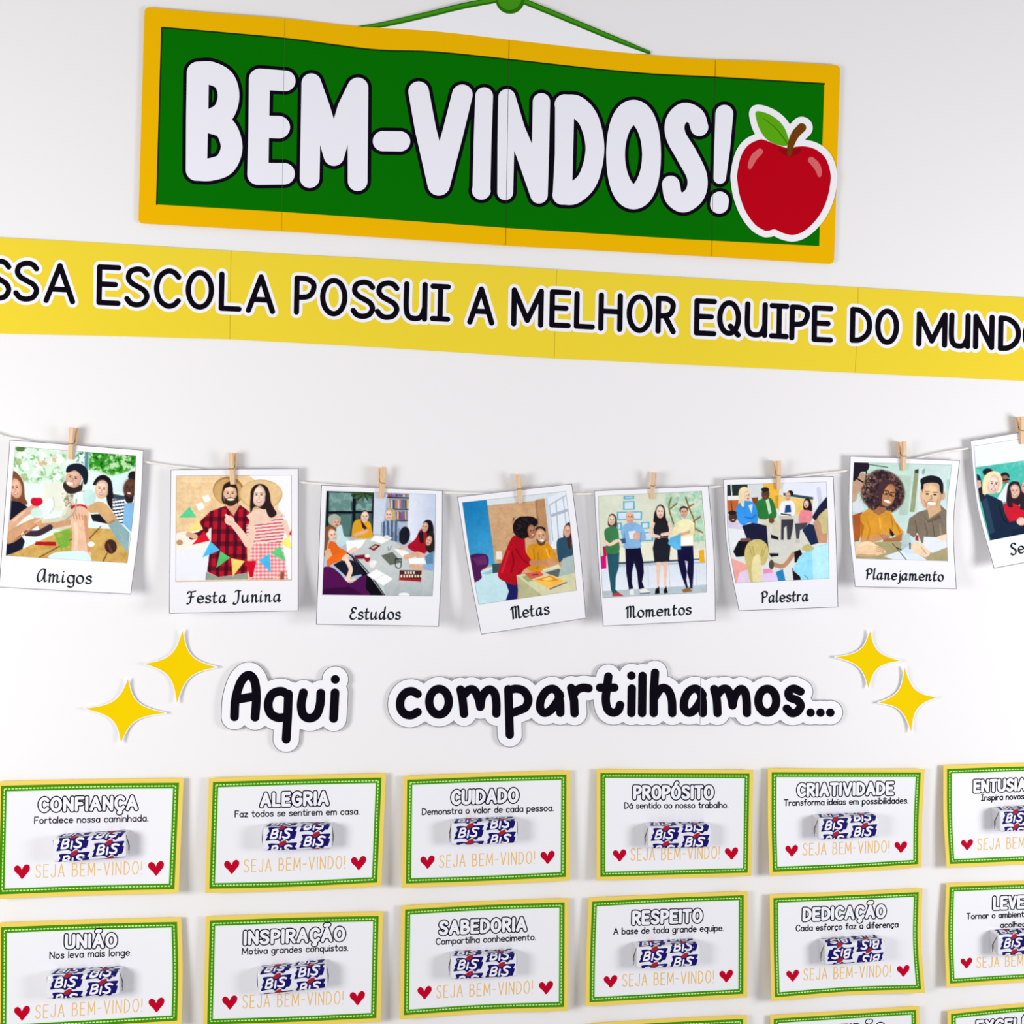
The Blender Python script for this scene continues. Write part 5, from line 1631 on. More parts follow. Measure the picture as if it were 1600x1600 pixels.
PHOTOS = [
    # caption, corners of the card, corners of the picture, caption baseline, height, bows (left, right)
    ('Amigos', ((14.9, 687), (224.8, 703), (204.8, 929), (-2, 918)), ((23.6, 697.5), (212.4, 712), (198.8, 879.8), (9, 868.4)), ((56.6, 909.5), (143.5, 913.5)), 22, (0, 4), (0, 650, 240, 290), 'Amigos photo of friends toasting, hanging first from the left on the twine'),
    ('Festa Junina', ((266.3, 733.5), (466.6, 731.3), (466.6, 955), (264, 959)), ((275.3, 743.5), (455.7, 742.6), (455.7, 906.6), (274.4, 909.3)), ((291.7, 944), (439.7, 941.3)), 21, (0, 0), (240, 690, 250, 290), 'Festa Junina photo of a couple in straw hats, hanging on the twine'),
    ('Estudos', ((501.7, 757.5), (692, 766.2), (686, 979.2), (493.6, 976)), ((510.2, 767), (680.8, 772.5), (675.7, 931.5), (503.5, 929.3)), ((546, 968.8), (626.3, 969)), 21, (0, 2), (470, 710, 250, 290), 'Estudos photo of women round a meeting table, hanging on the twine'),
    ('Metas', ((714, 776), (894, 755.3), (916.2, 966.5), (751.6, 992)), ((722.3, 785), (884, 767.5), (900.8, 922.6), (748, 944.8)), ((798.8, 968.8), (859.5, 960.5)), 21, (-2, 2), (690, 720, 250, 290), 'Metas photo with a woman in red leaning over a desk, tilted on the twine'),
    ('Momentos', ((928, 766.4), (1107.3, 758.8), (1118.7, 970), (942, 979)), ((934.6, 775), (1096.5, 767.2), (1104.3, 925.6), (942, 934.3)), ((977.3, 967), (1081, 961)), 20, (-1, 3), (900, 720, 250, 280), 'Momentos photo of four people standing in a row, hanging on the twine'),
    ('Palestra', ((1129.5, 748.6), (1302.5, 743.9), (1309.8, 949), (1154.3, 954.9)), ((1136.3, 757.4), (1291.2, 752.7), (1295.8, 904), (1149, 911.3)), ((1189, 943), (1264, 940.2)), 19.5, (-7, 1), (1100, 700, 240, 270), 'Palestra photo of people seated in a circle, hanging on the twine'),
    ('Planejamento', ((1327.8, 712.2), (1500, 719), (1495, 920.6), (1335.8, 917.2)), ((1334.3, 722.3), (1487.6, 726.2), (1481, 876.7), (1337.5, 872.8)), ((1352, 906), (1474.7, 909.3)), 18.5, (-6, -7), (1300, 670, 230, 270), 'Planejamento photo of a smiling pair at a table, hanging on the twine'),
    ('Seminário', ((1515.5, 688.4), (1680, 660.5), (1715, 858), (1552.9, 888.6)), ((1521.7, 697), (1668, 674), (1696, 815.5), (1546.4, 844.7)), ((1578.9, 869), (1680, 849)), 20, (-8, 0), (1470, 640, 130, 260), 'photo of a blonde woman in navy, last on the twine at the picture edge'),
]
SCRIPT['á'] = (SCRIPT['a'][0], SCRIPT['a'][1] + [L((.26, .78), (.38, .96))])
nib_a = math.radians(-38)
NIB = (math.cos(nib_a), math.sin(nib_a), 2.0)


def colour_grid(sheet, name, corners, n, m, eps, painter, zoom, parent, bow):
    sub = Sheet(*corners, sheet.h, left=bow[0] * .75, right=bow[1] * .75)
    sub.H, sub.origin = sheet.H, sheet.origin
    us, vs = np.linspace(0, 1, n), np.linspace(0, 1, m)
    v, f = sub.grid(us, vs, eps)
    o = mesh_obj(name, v, f, M_PHOTO, parent, sheet.origin)
    U, V = np.meshgrid(us, vs)
    P = sub.px(U, V).reshape(-1, 2)
    kx = zoom[4] if len(zoom) > 4 else None
    ox, oy, wz, hz = zoom
    k = 1600.0 / max(wz, hz)
    cv = Canvas((P[:, 0] - ox) * k, (P[:, 1] - oy) * k)
    painter(cv)
    rgb = lin(np.clip(cv.C, 0, 255))
    a = o.data.color_attributes.new('ink', 'FLOAT_COLOR', 'POINT')
    a.data.foreach_set('color', np.concatenate([rgb, np.ones((len(rgb), 1))], 1).astype(np.float32).ravel())
    return sub, o


for k, (cap, cor, pic, base, hgt, bow, zoom, label) in enumerate(PHOTOS):
    hh = photo_h(5.6, 4.2 + (k % 3) * .5, 12 + (k * 3 % 4), 2.2, k)
    sh = Sheet(*cor, hh, left=bow[0], right=bow[1])
    t = thing('instant_photo', label, 'photo', sh.origin, 'instant photos pegged to the twine')
    v, f = sh.grid(np.linspace(0, 1, 17), np.linspace(0, 1, 25), 0.0)
    v, f = thicken(v, f, 0.0003)
    mesh_obj('photo_card', v, f, M_PAPER, t, sh.origin)
    v, f = sh.ring(0.2, 1.1, LIFT)
    mesh_obj('border_line_print', v, f, M_EDGE, t, sh.origin)
    sub, o = colour_grid(sh, 'picture', pic, 190, 172, LIFT * 1.6, PAINTERS[k], zoom, t, bow)
    v, f = sub.ring(-.9, 0.3, LIFT * 2.2)
    mesh_obj('picture_edge_print', v, f, M_EDGE, o, sh.origin)
    e = np.array(base[1]) - np.array(base[0])
    e = e / np.hypot(*e)
    st = text_strokes(cap, base[0], base[1], hgt, .2, SCRIPT, up=(e[1] * 1.0, -1.0), r=1.4, slant=.03)
    layer(sh, 'caption', inked(st, 1.6, 1, 5, NIB), 0.0, LIFT * 2, M_CAP, t, 12, tol=.03)

# ================================================================== clothespins
PW = 3.5


def prong(sgn):
    """One wooden half, mm: (depth, height) outline extruded across its width."""
    prof = [(0.05, -12.5), (0.05, -5), (0.9, -4.0), (0.9, -2.8), (0.25, -2.0), (0.4, 1.0), (1.0, 2.0), (1.0, 3.2), (0.7, 4.0), (2.6, 12.6), (4.4, 12.6), (4.3, 5.0), (3.5, 0.3), (3.2, 0.3), (3.2, -0.6), (3.4, -0.8), (3.1, -6), (1.9, -12.5)]
    bm_v, bm_f = [], []
    n = len(prof)
    rows = [(-PW / 2, .25), (-PW / 2 + .25, 0), (PW / 2 - .25, 0), (PW / 2, .25)]
    cx, cz = 2.0, 0.0
    for x, ins in rows:
        for d, z in prof:
            dd = d + (ins if d < 1.5 else -ins) * .7
            zz = z + (ins if z < -10 else -ins if z > 10 else 0)
            bm_v.append((x / 1000, -sgn * dd / 1000, zz / 1000))
    for r in range(len(rows) - 1):
        for i in range(n):
            a, b = r * n + i, r * n + (i + 1) % n
            bm_f.append((a, b, b + n, a + n) if sgn < 0 else (a, a + n, b + n, b))
    e0, e1 = list(range(n)), [3 * n + i for i in range(n)]
    bm_f += [tuple(e0 if sgn > 0 else e0[::-1]), tuple(e1[::-1] if sgn > 0 else e1)]
    return bm_v, bm_f


def tube(path, r, ns=6):
    P = np.array(path, float)
    V, Fc = [], []
    up = np.array([.3, .5, .8])
    for i, p in enumerate(P):
        d = P[min(i + 1, len(P) - 1)] - P[max(i - 1, 0)]
        d /= np.linalg.norm(d) + 1e-12
        a = np.cross(d, up)
        a /= np.linalg.norm(a)
        b = np.cross(d, a)
        V += [tuple(p + r * (math.cos(t) * a + math.sin(t) * b)) for t in [2 * math.pi * k / ns for k in range(ns)]]
    for i in range(len(P) - 1):
        Fc += [(i * ns + k, i * ns + (k + 1) % ns, (i + 1) * ns + (k + 1) % ns, (i + 1) * ns + k) for k in range(ns)]
    Fc += [tuple(range(ns))[::-1], tuple((len(P) - 1) * ns + k for k in range(ns))]
    return V, Fc


sp = [(-PW / 2 - .1, -3.6, -.2), (-PW / 2 - .2, -1.6, .8)]
for i in range(49):
    a = i / 12 * 2 * math.pi
    sp.append((-1.3 + 2.6 * i / 48, -1.25 * math.cos(a), 2.5 + 1.25 * math.sin(a)))
sp += [(PW / 2 + .2, -1.4, .9), (PW / 2 + .15, -3.0, -.3), (PW / 2 + .0, -3.55, -.2), (0, -3.6, -.15), (-PW / 2 - .1, -3.55, -.15)]
sp = [(x / 1000, y / 1000, z / 1000) for x, y, z in sp]
PEGS = [((115, 668), (110, 718), -14, 'clothespin holding the Amigos photo'), ((363, 707.5), (364, 757), -16, 'clothespin holding the Festa Junina photo'), ((597, 730), (595, 779), 20, 'clothespin holding the Estudos photo'),
        ((810, 741), (813.5, 786.5), -4, 'clothespin holding the tilted Metas photo'), ((1023, 738), (1020, 780), -24, 'clothespin holding the Momentos photo'), ((1214.8, 720), (1216.5, 765), 8, 'clothespin holding the Palestra photo'),
        ((1410.5, 690), (1412.3, 735.5), 9, 'clothespin holding the Planejamento photo'), ((1595, 651), (1598, 694), 4, 'clothespin holding the last photo, at the picture edge')]
proto = None
for k, (a, b, twist, label) in enumerate(PEGS):
    hp = 5.75
    p = at([a[0], b[0]], [a[1], b[1]], hp + 2)
    mid = (p[0] + p[1]) / 2
    mid[1] = -hp / 1000
    d = p[0] - p[1]
    ang = math.atan2(d[0], d[2])
    if proto is None:
        root = thing('clothespin', 'small wooden ' + label, 'clothespin', mid, 'small wooden clothespins on the twine')
        for s in (1, -1):
            v, f = prong(s)
            mesh_obj('prong', v, f, M_WOOD, root)
        v, f = tube(sp, .00028)
        mesh_obj('spring', v, f, M_WIRE, root, smooth=True)
        proto = root
    else:
        root = proto.copy()
        COL.objects.link(root)
        root['label'] = 'small wooden ' + label
        for ch in list(proto.children):
            c = ch.copy()
            COL.objects.link(c)
            c.parent = root
        root.location = mid
    root.rotation_euler = (0, ang, math.radians(twist))
    s = np.linalg.norm(d) / 0.0252
    root.scale = (s, s, s)

# ================================================================== message cards
def card_h(seed):
    r = random.Random(seed)
    a, b, c = r.uniform(4.5, 7), r.uniform(4.5, 7), r.uniform(.5, 1.6)

    def h(u, v):
        x = np.abs(2 * u - 1)
        side = np.where(u < .5, a, b)
        return 1.3 + side * x ** 2.2 * (.55 + .55 * v) + c * v ** 2 + .3 * np.sin(6 * u + seed)
    return h


GTITLE = dict(G)
GTITLE['I'] = (.02, [L((0, 0), (.0, 1))])
GMSG = dict(G)
GMSG['I'] = SERIF_I
GGREET = dict(G)
GGREET['U'] = gs_strip['U']
CARDS = [
    # corners TL TR BR BL, bows (top, bottom, left, right), title box, message lines, greeting, hearts, label
    dict(c=((-5, 1221), (287, 1216), (279, 1396), (-9, 1405)), b=(1, 1, 0, 0), t=('CONFIANÇA', (58, 1271), (217, 1267.6), 27), m=[('Fortalece nossa caminhada.', (53, 1287.6), (231.6, 1283.8), 11.6)], g=((55, 1371.8), (221.6, 1366.2), 21), h=((34.4, 1362.5), (243.8, 1357.2), 25)),
    dict(c=((326.4, 1215.6), (603, 1208.4), (595.6, 1385), (320.4, 1395.4)), b=(1, -2, 0, 0), t=('ALEGRIA', (404.4, 1263.6), (515.6, 1260.4), 27), m=[('Faz todos se sentirem em casa.', (366.4, 1277.6), (561.6, 1273), 11.4)], g=((380.6, 1363.4), (539, 1357.2), 20.5), h=((362, 1355), (560.4, 1349), 24)),
    dict(c=((630.2, 1212.5), (891.3, 1204), (890.3, 1376), (627.8, 1387.2)), b=(1, -1, 0, 0), t=('CUIDADO', (702.8, 1259.8), (812, 1256), 27), m=[('Demonstra o valor de cada pessoa.', (659, 1274), (865, 1267.5), 11.3)], g=((686, 1356.2), (835.6, 1349.6), 20), h=((668, 1347.5), (855.6, 1340), 22.5)),
    dict(c=((932.4, 1202), (1177, 1203), (1174, 1369), (932.4, 1376)), b=(0, 0, 0, 0), t=('PROPÓSITO', (987.4, 1251.2), (1117, 1251), 26), m=[('Dá sentido ao nosso trabalho.', (975, 1264.2), (1138, 1263.2), 11)], g=((985, 1345.2), (1124.4, 1342), 20), h=((968, 1337), (1143, 1334), 21)),
    dict(c=((1200, 1200.5), (1445, 1201.4), (1440, 1355.4), (1202, 1368.5)), b=(0, -1, -1, -1.5), t=('CRIATIVIDADE', (1243.4, 1247), (1398.4, 1244), 25), m=[('Transforma ideias em possibilidades.', (1224.6, 1259.7), (1419.4, 1255.8), 10.8)], g=((1254, 1337), (1389.5, 1332.2), 19.5), h=((1237, 1329.7), (1407.5, 1324), 20)),
    dict(c=((1474, 1196), (1715, 1190), (1713, 1346), (1479, 1356)), b=(1, 0, -2, 0), t=('ENTUSIASMO', (1519, 1240.7), (1648, 1236), 24), m=[('Inspira novos caminhos.', (1532.4, 1251.7), (1652, 1247), 10.5)], g=((1527, 1328.7), (1659, 1323), 18.6), h=((1511, 1320.3), (1678, 1313), 19)),
    dict(c=((-5, 1442), (283.3, 1433.6), (283.5, 1601), (-6, 1619)), b=(1, 0, 0, 2), t=('UNIÃO', (99, 1484.8), (184.5, 1482.6), 27), m=[('Nos leva mais longe.', (77, 1498.7), (205.4, 1493.5), 12)], g=((54.6, 1592), (222, 1581), 21.5), h=((34.5, 1583.6), (244.5, 1570.6), 25)),
    dict(c=((321.6, 1432), (598.4, 1424.4), (594.5, 1597), (317, 1608)), b=(1, -1, 0, 0), t=('INSPIRAÇÃO', (378.6, 1479), (541, 1472.2), 26.5), m=[('Motiva grandes conquistas.', (377.6, 1492.2), (544.4, 1485.8), 11.3)], g=((378.4, 1575.8), (536.4, 1569.2), 21), h=((359, 1566.8), (558.4, 1560), 24)),
    dict(c=((627, 1415.3), (888.4, 1403.5), (887.5, 1579.5), (624.6, 1593)), b=(1.5, 2.5, 0, 0), t=('SABEDORIA', (683.7, 1463.5), (824.7, 1456.8), 26.5), m=[('Compartilha conhecimento.', (680.5, 1476.8), (837.4, 1469.2), 11.2)], g=((681.6, 1560), (832.2, 1552.4), 20.5), h=((663.4, 1551.5), (853.2, 1543.6), 22.5)),
    dict(c=((919.6, 1403), (1168, 1392.7), (1167.4, 1558.5), (915, 1572.5)), b=(1, 0, -1, 0), t=('RESPEITO', (985.6, 1447.4), (1099.4, 1443.6), 26), m=[('A base de toda grande equipe.', (958, 1461), (1130.7, 1455), 11.2)], g=((972, 1542), (1115.3, 1536), 20), h=((954, 1534), (1134.7, 1525.6), 21.5)),
    dict(c=((1202.7, 1397.8), (1441.4, 1388), (1445.5, 1551.3), (1205.4, 1564.5)), b=(-.5, 3, -.5, -4), t=('DEDICAÇÃO', (1252, 1441.6), (1385.7, 1436), 25), m=[('Cada esforço faz a diferença', (1243, 1455.8), (1403.9, 1449.4), 10.8)], g=((1255, 1532.2), (1392, 1526), 18.8), h=((1238.4, 1525), (1411.3, 1517.4), 20)),
    dict(c=((1478.5, 1380.3), (1712, 1373.5), (1714, 1531), (1479, 1543)), b=(.5, 2, -2.5, 0), t=('LEVEZA', (1549.5, 1423.7), (1630, 1420.5), 24.5), m=[('Tornar o ambiente mais leve e', (1509.7, 1436.8), (1668, 1430.5), 10.3), ('acolhedor.', (1562.5, 1450.2), (1617, 1447.8), 10)], g=((1525.5, 1512.8), (1656, 1507), 17.5), h=((1510, 1505.2), (1676, 1497), 18.5)),
    dict(c=((923, 1599.2), (1167, 1586), (1167, 1748), (920, 1762)), b=(1, 0, 0, 0)),
    dict(c=((1203.4, 1586.6), (1436.5, 1572), (1440, 1732), (1205, 1748)), b=(0, 0, 0, 0), t=('GRATIDÃO', (1258, 1627), (1385, 1620), 24)),
    dict(c=((1480.5, 1579.5), (1716, 1562), (1716, 1716), (1482, 1732)), b=(3, 0, 0, 0), t=('EXCELÊNCIA', (1523, 1617), (1664, 1608.5), 24.5)),
]
NB = ['beside the ALEGRIA card', 'between the CONFIANÇA and CUIDADO cards', 'between the ALEGRIA and PROPÓSITO cards', 'between the CUIDADO and CRIATIVIDADE cards', 'beside the PROPÓSITO card', 'cut off by the picture edge']
CLABEL = [
    'green and yellow bordered CONFIANÇA card holding a wrapped chocolate', 'green and yellow bordered ALEGRIA card holding a wrapped chocolate', 'green and yellow bordered CUIDADO card holding a wrapped chocolate',
    'green and yellow bordered PROPÓSITO card holding a wrapped chocolate', 'green and yellow bordered CRIATIVIDADE card holding a wrapped chocolate', 'card with a title beginning ENTUSIA, cut off by the right picture edge',
    'green and yellow bordered UNIÃO card holding a wrapped chocolate', 'green and yellow bordered INSPIRAÇÃO card holding a wrapped chocolate', 'green and yellow bordered SABEDORIA card holding a wrapped chocolate',
    'green and yellow bordered RESPEITO card holding a wrapped chocolate', 'DEDICAÇÃO card holding an upside-down wrapped chocolate', 'card with a title beginning LEVE, cut off by the right picture edge',
    'top edge of a card just below the RESPEITO card', 'top edge of a card just below the DEDICAÇÃO card', 'top strip of a card with title beginning EXCEL in the bottom corner']
HEART = smooth([(0, .48), (-.2, .22), (-.46, -.06), (-.48, -.32), (-.3, -.46), (-.1, -.34), (-.02, -.16), (.1, -.4), (.3, -.52), (.48, -.38), (.46, -.1), (.24, .2)], 5, True)
card_sheets = []
for k, cd in enumerate(CARDS):
    TL, TR, BR, BL = cd['c']
    b = cd['b']
    sh = Sheet(TL, TR, BR, BL, card_h(k + 5), top=b[0], bottom=b[1], left=b[2], right=b[3])
    card_sheets.append(sh)
    t = thing('message_card', CLABEL[k], 'card', sh.origin, 'message cards with chocolates')
    v, f = sh.grid(np.linspace(0, 1, 25), np.linspace(0, 1, 13), 0.0)
    v, f = thicken(v, f, 0.0003)
    mesh_obj('card_sheet', v, f, M_RIM, t, sh.origin)
    q = sh.wpx / 276.0
    v, f = sh.ring(6.6 * q, 15.2 * q, LIFT)
    gb = mesh_obj('green_border', v, f, M_GRN, t, sh.origin)
    a = 15.2 * q
    us, vs = np.linspace(a / sh.wpx, 1 - a / sh.wpx, 24), np.linspace(a / sh.hpx, 1 - a / sh.hpx, 14)
    v, f = sh.grid(us, vs, LIFT)
    wp = mesh_obj('white_panel', v, f, M_CARD, t, sh.origin)
    v, f = sh.ring(15.0 * q, 16.1 * q, LIFT * 1.7)
    mesh_obj('mint_line_print', v, f, M_MINT, gb, sh.origin)
    # dashed stitching
    V, Fc = [], []
    d0, w2, per, ln = 11.4 * q, .85 * q, 5.2 * q, 3.7 * q
    for side in range(4):
        Ls = (sh.wpx if side % 2 == 0 else sh.hpx) - 2 * d0
        n = int(Ls / per)
        for i in range(n):
            s0 = d0 + i * Ls / n
            s1 = s0 + ln
            if side == 0:
                r4 = [(s0, d0 - w2), (s1, d0 - w2), (s1, d0 + w2), (s0, d0 + w2)]
            elif side == 2:
                r4 = [(s0, sh.hpx - d0 - w2), (s1, sh.hpx - d0 - w2), (s1, sh.hpx - d0 + w2), (s0, sh.hpx - d0 + w2)]
            elif side == 1:
                r4 = [(sh.wpx - d0 - w2, s0), (sh.wpx - d0 + w2, s0), (sh.wpx - d0 + w2, s1), (sh.wpx - d0 - w2, s1)]
            else:
                r4 = [(d0 - w2, s0), (d0 + w2, s0), (d0 + w2, s1), (d0 - w2, s1)]
            V += r4
            j = len(V)
            Fc.append((j - 4, j - 1, j - 2, j - 3))
    A = np.array(V)
    P = sh.px(A[:, 0] / sh.wpx, A[:, 1] / sh.hpx)
    mesh_obj('stitching_print', sh.pts(P, LIFT * 1.7), Fc, M_DASH, gb, sh.origin)
    if 'm' in cd:
        for txt, p0, p1, hh in cd['m']:
            st = text_strokes(txt, p0, p1, hh, .2, GMSG, r=.85)
            layer(sh, 'message_lettering', inked(st, .85, 1, 5), 0.0, LIFT * 1.7, M_MSG, t, 14, tol=.03)
        st = text_strokes('SEJA BEM-VINDO!', cd['g'][0], cd['g'][1], cd['g'][2], .36, GGREET, r=.72)
        layer(sh, 'greeting_lettering', inked(st, .72, 1, 5), 0.0, LIFT * 1.7, M_GOLD, t, 14, tol=.03)
        for hc in cd['h'][:2]:
            w = cd['h'][2]
            slope = (TR[1] - TL[1]) / (TR[0] - TL[0])
            pts = [(hc[0] + x * w, hc[1] + y * w * .92 + x * w * slope) for x, y in HEART]
            fl = Field(hc[0] - w, hc[1] - w, hc[0] + w, hc[1] + w, 3)
            fl.fill(pts)
            layer(sh, 'heart', fl, 0.0, LIFT * 1.7, M_HEART, t, 10)
    if 't' in cd:
        txt, p0, p1, hh = cd['t']
        rr, ol = hh * .090, hh * .068
        st = text_strokes(txt, p0, p1, hh, .315, GTITLE, r=rr + ol)
        f = inked(st, rr, 2.5, 4)
        layer(sh, 'title_outline', f, ol, LIFT * 2.0, M_TITLE, t, 12, tol=.03)
        layer(sh, 'title_lettering', f, 0.0, LIFT * 3.0, M_FOILW, t, 12, tol=.03)

# ================================================================== wrapped chocolates
LB, HB, DB, RB = 51.5, 17.6, 13.5, 2.2           # mm: length, height, depth, corner radius


def prof(t):
    """Point (depth, up) on the wrapper's cross-section after t mm, from the lower front corner upwards; also the outward direction."""
    per = [HB - 2 * RB, math.pi * RB / 2, DB - 2 * RB, math.pi * RB / 2] * 2
    per = [HB - 2 * RB, math.pi * RB / 2, DB - 2 * RB, math.pi * RB / 2, HB - 2 * RB, math.pi * RB / 2, DB - 2 * RB, math.pi * RB / 2]
    tot = sum(per)
    t = (t - 0.0) % tot
    cs = [(DB - RB, RB, 0), None, (RB, HB - RB, 90), None]
    x, y, a = DB, RB, 0.0
    ang = 0.0
    for i, L_ in enumerate(per):
        s = min(t, L_)
        ca, sa = math.cos(ang), math.sin(ang)
        if i % 2 == 0:
            x, y = x - sa * s, y + ca * s
            if t <= L_:
                return x, y, ca, sa
        else:
            ccx, ccy = x - ca * RB, y - sa * RB
            a2 = ang + s / RB
            x, y = ccx + RB * math.cos(a2), ccy + RB * math.sin(a2)
            if t <= L_:
                return x, y, math.cos(a2), math.sin(a2)
            ang += math.pi / 2
        t -= L_
    return x, y, math.cos(ang), math.sin(ang)


PERIM = 2 * (HB - 2 * RB) + 2 * (DB - 2 * RB) + 2 * math.pi * RB
# the printed logo, traced flat in units of its own (x right, y down), about 240 x 125
NAVYP = smooth([(22, 30), (62, 26), (105, 30), (118, 18), (150, 12), (158, 24), (200, 24), (238, 26), (222, 54), (234, 60), (218, 104), (196, 106), (174, 122), (140, 106), (112, 124), (90, 112), (45, 112), (4, 114), (18, 86), (12, 78), (30, 54)], 3, True)
LOGO_W = [[(58, 46, 7.5), (40, 98, 7.5)], smooth([(58, 46, 7), (86, 44, 8), (92, 58, 8), (74, 69, 7), (52, 70, 7)], 5), smooth([(52, 70, 7), (84, 72, 8), (86, 88, 8.5), (68, 98, 8), (40, 98, 8)], 5),
          [(118, 60, 7.5), (108, 102, 7.5)], smooth([(196, 48, 7.5), (172, 42, 8), (150, 50, 8.5), (156, 64, 8.5), (176, 74, 8.5), (174, 92, 8.5), (152, 99, 8), (130, 92, 7)], 5)]
REDP = smooth([(102, 30), (122, 14), (152, 8), (156, 20), (140, 38), (112, 46)], 3, True)
fN = Field(-6, 0, 250, 132, .8)
fN.fill(NAVYP)
LOGO_W = [[(x, y, r * .86) for x, y, r in s] for s in LOGO_W]
fW = inked(LOGO_W, 8, 2, 1.0)
fR = Field(90, 0, 170, 55, 1.0)
fR.fill(REDP)
LOGO = [(fN.shape(0, 9, .4), 0, .05), (fW.shape(0, 9, .3), 1, .09), (fR.shape(0, 9, .3), 2, .12)]
LSX, LSY = 24.0 / 240.0, 10.6 / 92.0                       # mm per logo unit
PITCH = 12.4


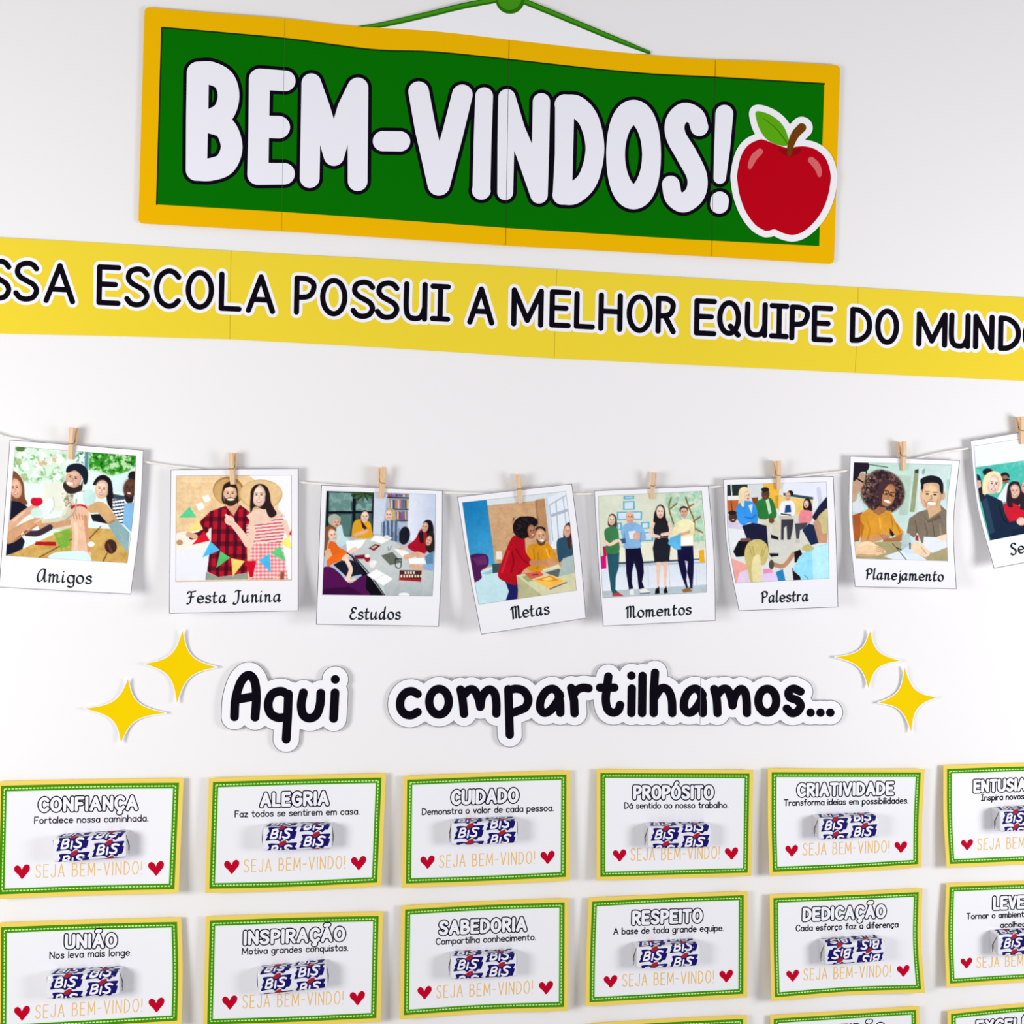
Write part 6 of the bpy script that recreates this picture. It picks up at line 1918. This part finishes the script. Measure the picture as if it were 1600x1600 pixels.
def chocolate(label, sheet, c, ang, phase, flip=False, length=LB):
    """c: centre of the front face on the photo."""
    rr = random.Random(label)
    hc = float(sheet.H(np.array([c[0]]), np.array([c[1]]))[0]) + .15
    p = at(c[0], c[1], hc + DB)[0]
    base = np.array([p[0], -hc / 1000, p[2]])
    t = thing('wrapped_chocolate', label, 'chocolate', base, 'wrapped chocolates on the cards')
    t.rotation_euler = (0, math.radians(ang), 0)
    # wrapper body: rounded section drawn along its length, slightly crumpled
    N = 44
    ss = [-length / 2, -length / 2 + .25, -length / 2 + 1.3] + list(np.linspace(-length / 2 + 5, length / 2 - 5, 9)) + [length / 2 - 1.3, length / 2 - .25, length / 2]
    V, Fc = [], []
    for i, s in enumerate(ss):
        e = min(i, len(ss) - 1 - i)
        sc = (.93, .975, 1.0)[min(e, 2)]
        for j in range(N):
            d, u, nd, nu = prof(j * PERIM / N)
            w = 0.10 * math.sin(s * .9 + j * .8 + rr.random() * .6) if e > 1 else 0
            d2, u2 = DB / 2 + (d - DB / 2) * sc, HB / 2 + (u - HB / 2) * sc
            d2 = max(d2 + nd * w * (0 if nd < -.3 else 1), 0.0)
            u2 = u2 + nu * w
            V.append((s / 1000, -d2 / 1000, (u2 - HB / 2) / 1000))
    for i in range(len(ss) - 1):
        for j in range(N):
            a, b = i * N + j, i * N + (j + 1) % N
            Fc.append((a, b, b + N, a + N))
    Fc += [tuple(range(N))[::-1], tuple((len(ss) - 1) * N + j for j in range(N))]
    mesh_obj('wrapper', V, Fc, M_FOIL, t, smooth=True)
    # envelope folds at both ends
    for sg in (-1, 1):
        x0 = sg * length / 2
        A = lambda d, u, o: ((x0 + sg * o) / 1000, -d / 1000, (u - HB / 2) / 1000)
        V = [A(DB - .8, 1.0, .05), A(DB - .8, HB - 1.0, .05), A(DB * .42, HB * .55, .55), A(DB * .5, HB * .2, .6),
             A(.8, 1.0, .05), A(.8, HB - 1.0, .05), A(DB * .55, HB * .55, .9), A(DB * .62, HB * .25, .8),
             A(1.2, HB - .7, .08), A(DB - 1.2, HB - .7, .08), A(DB * .5, HB * .42, 1.15)]
        Fc = [(0, 1, 2, 3), (5, 4, 7, 6), (8, 9, 10)]
        if sg > 0:
            Fc = [q[::-1] for q in Fc]
        o = mesh_obj('end_fold', V, Fc, M_FOLD, t)
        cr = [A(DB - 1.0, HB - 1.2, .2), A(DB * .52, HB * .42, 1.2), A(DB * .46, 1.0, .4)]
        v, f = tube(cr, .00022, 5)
        mesh_obj('crease_shade', v, f, M_CREASE, o)  # dark thread painted as the shade along the fold
    # printed logos running round the wrapper in two staggered columns
    V, Fc, Fm = [], [], []
    for col in (0, 1):
        xc = (-1 if col == 0 else 1) * (length * .243) + .4
        for row in range(-1, 3):
            tc = phase - (PITCH if phase > 11 else 0) + (col * .5 + row) * PITCH
            for (v2, f2), mi, eps in LOGO:
                n0 = len(V)
                for x, y in v2:
                    s = (x - 120) * LSX
                    tt = -(y - 68) * LSY
                    if flip:
                        s, tt = -s, -tt
                    d, u, nd, nu = prof(tc + tt)
                    s = min(max(xc + s, -length / 2 + .9), length / 2 - .9)
                    V.append((s / 1000, -max(d + nd * (eps + .06), .02) / 1000, (u + nu * (eps + .06) - HB / 2) / 1000))
                for q in f2:
                    a, b, c3 = [np.array(V[n0 + i]) for i in q]
                    m = (a + b + c3) / 3
                    nrm = np.cross(b - a, c3 - a)
                    out = np.array([0, m[1] + DB / 2000, m[2]])
                    Fc.append(tuple(n0 + i for i in (q if nrm @ out > 0 else q[::-1])))
                    Fm.append(mi)
    mesh_obj('logo_print', V, Fc, [M_NAVY, M_FOILW, M_BRICK], t, fmat=Fm)


CH = [('CONFIANÇA', (140.5, 1326), -3.0, -0.6), ('ALEGRIA', (465, 1310.5), -.5, -1.3), ('CUIDADO', (757, 1302), -1.2, 8.1), ('PROPÓSITO', (1062, 1308.5), .3, 9.5), ('CRIATIVIDADE', (1326, 1294), -1.2, 10), ('ENTUSIA', (1607, 1281.5), -2, 9.8),
      ('UNIÃO', (130.5, 1541), -1.0, 10.7), ('INSPIRAÇÃO', (457, 1532), -4.2, 6.6), ('SABEDORIA', (756, 1511.5), -.3, 9.8), ('RESPEITO', (1044, 1495), -1.0, 8.6), ('DEDICAÇÃO', (1336, 1489), -2.0, 6.3), ('LEVE', (1604, 1475.5), -1.2, 9)]
CL = ['white and navy wrapped chocolate bar on the CONFIANÇA card', 'white and navy wrapped chocolate bar on the ALEGRIA card', 'white and navy wrapped chocolate bar on the CUIDADO card', 'white and navy wrapped chocolate bar on the PROPÓSITO card',
      'white and navy wrapped chocolate bar on the CRIATIVIDADE card', 'wrapped chocolate on the ENTUSIA card, cut off by the picture edge', 'white and navy wrapped chocolate bar on the UNIÃO card', 'tilted wrapped chocolate bar on the INSPIRAÇÃO card',
      'white and navy wrapped chocolate bar on the SABEDORIA card', 'white and navy wrapped chocolate bar on the RESPEITO card', 'upside-down wrapped chocolate bar on the DEDICAÇÃO card', 'wrapped chocolate on the LEVE card, cut off by the picture edge']
for k, (nm, c, ang, ph) in enumerate(CH):
    chocolate(CL[k], card_sheets[k], c, ang, ph, flip=(nm == 'DEDICAÇÃO'))
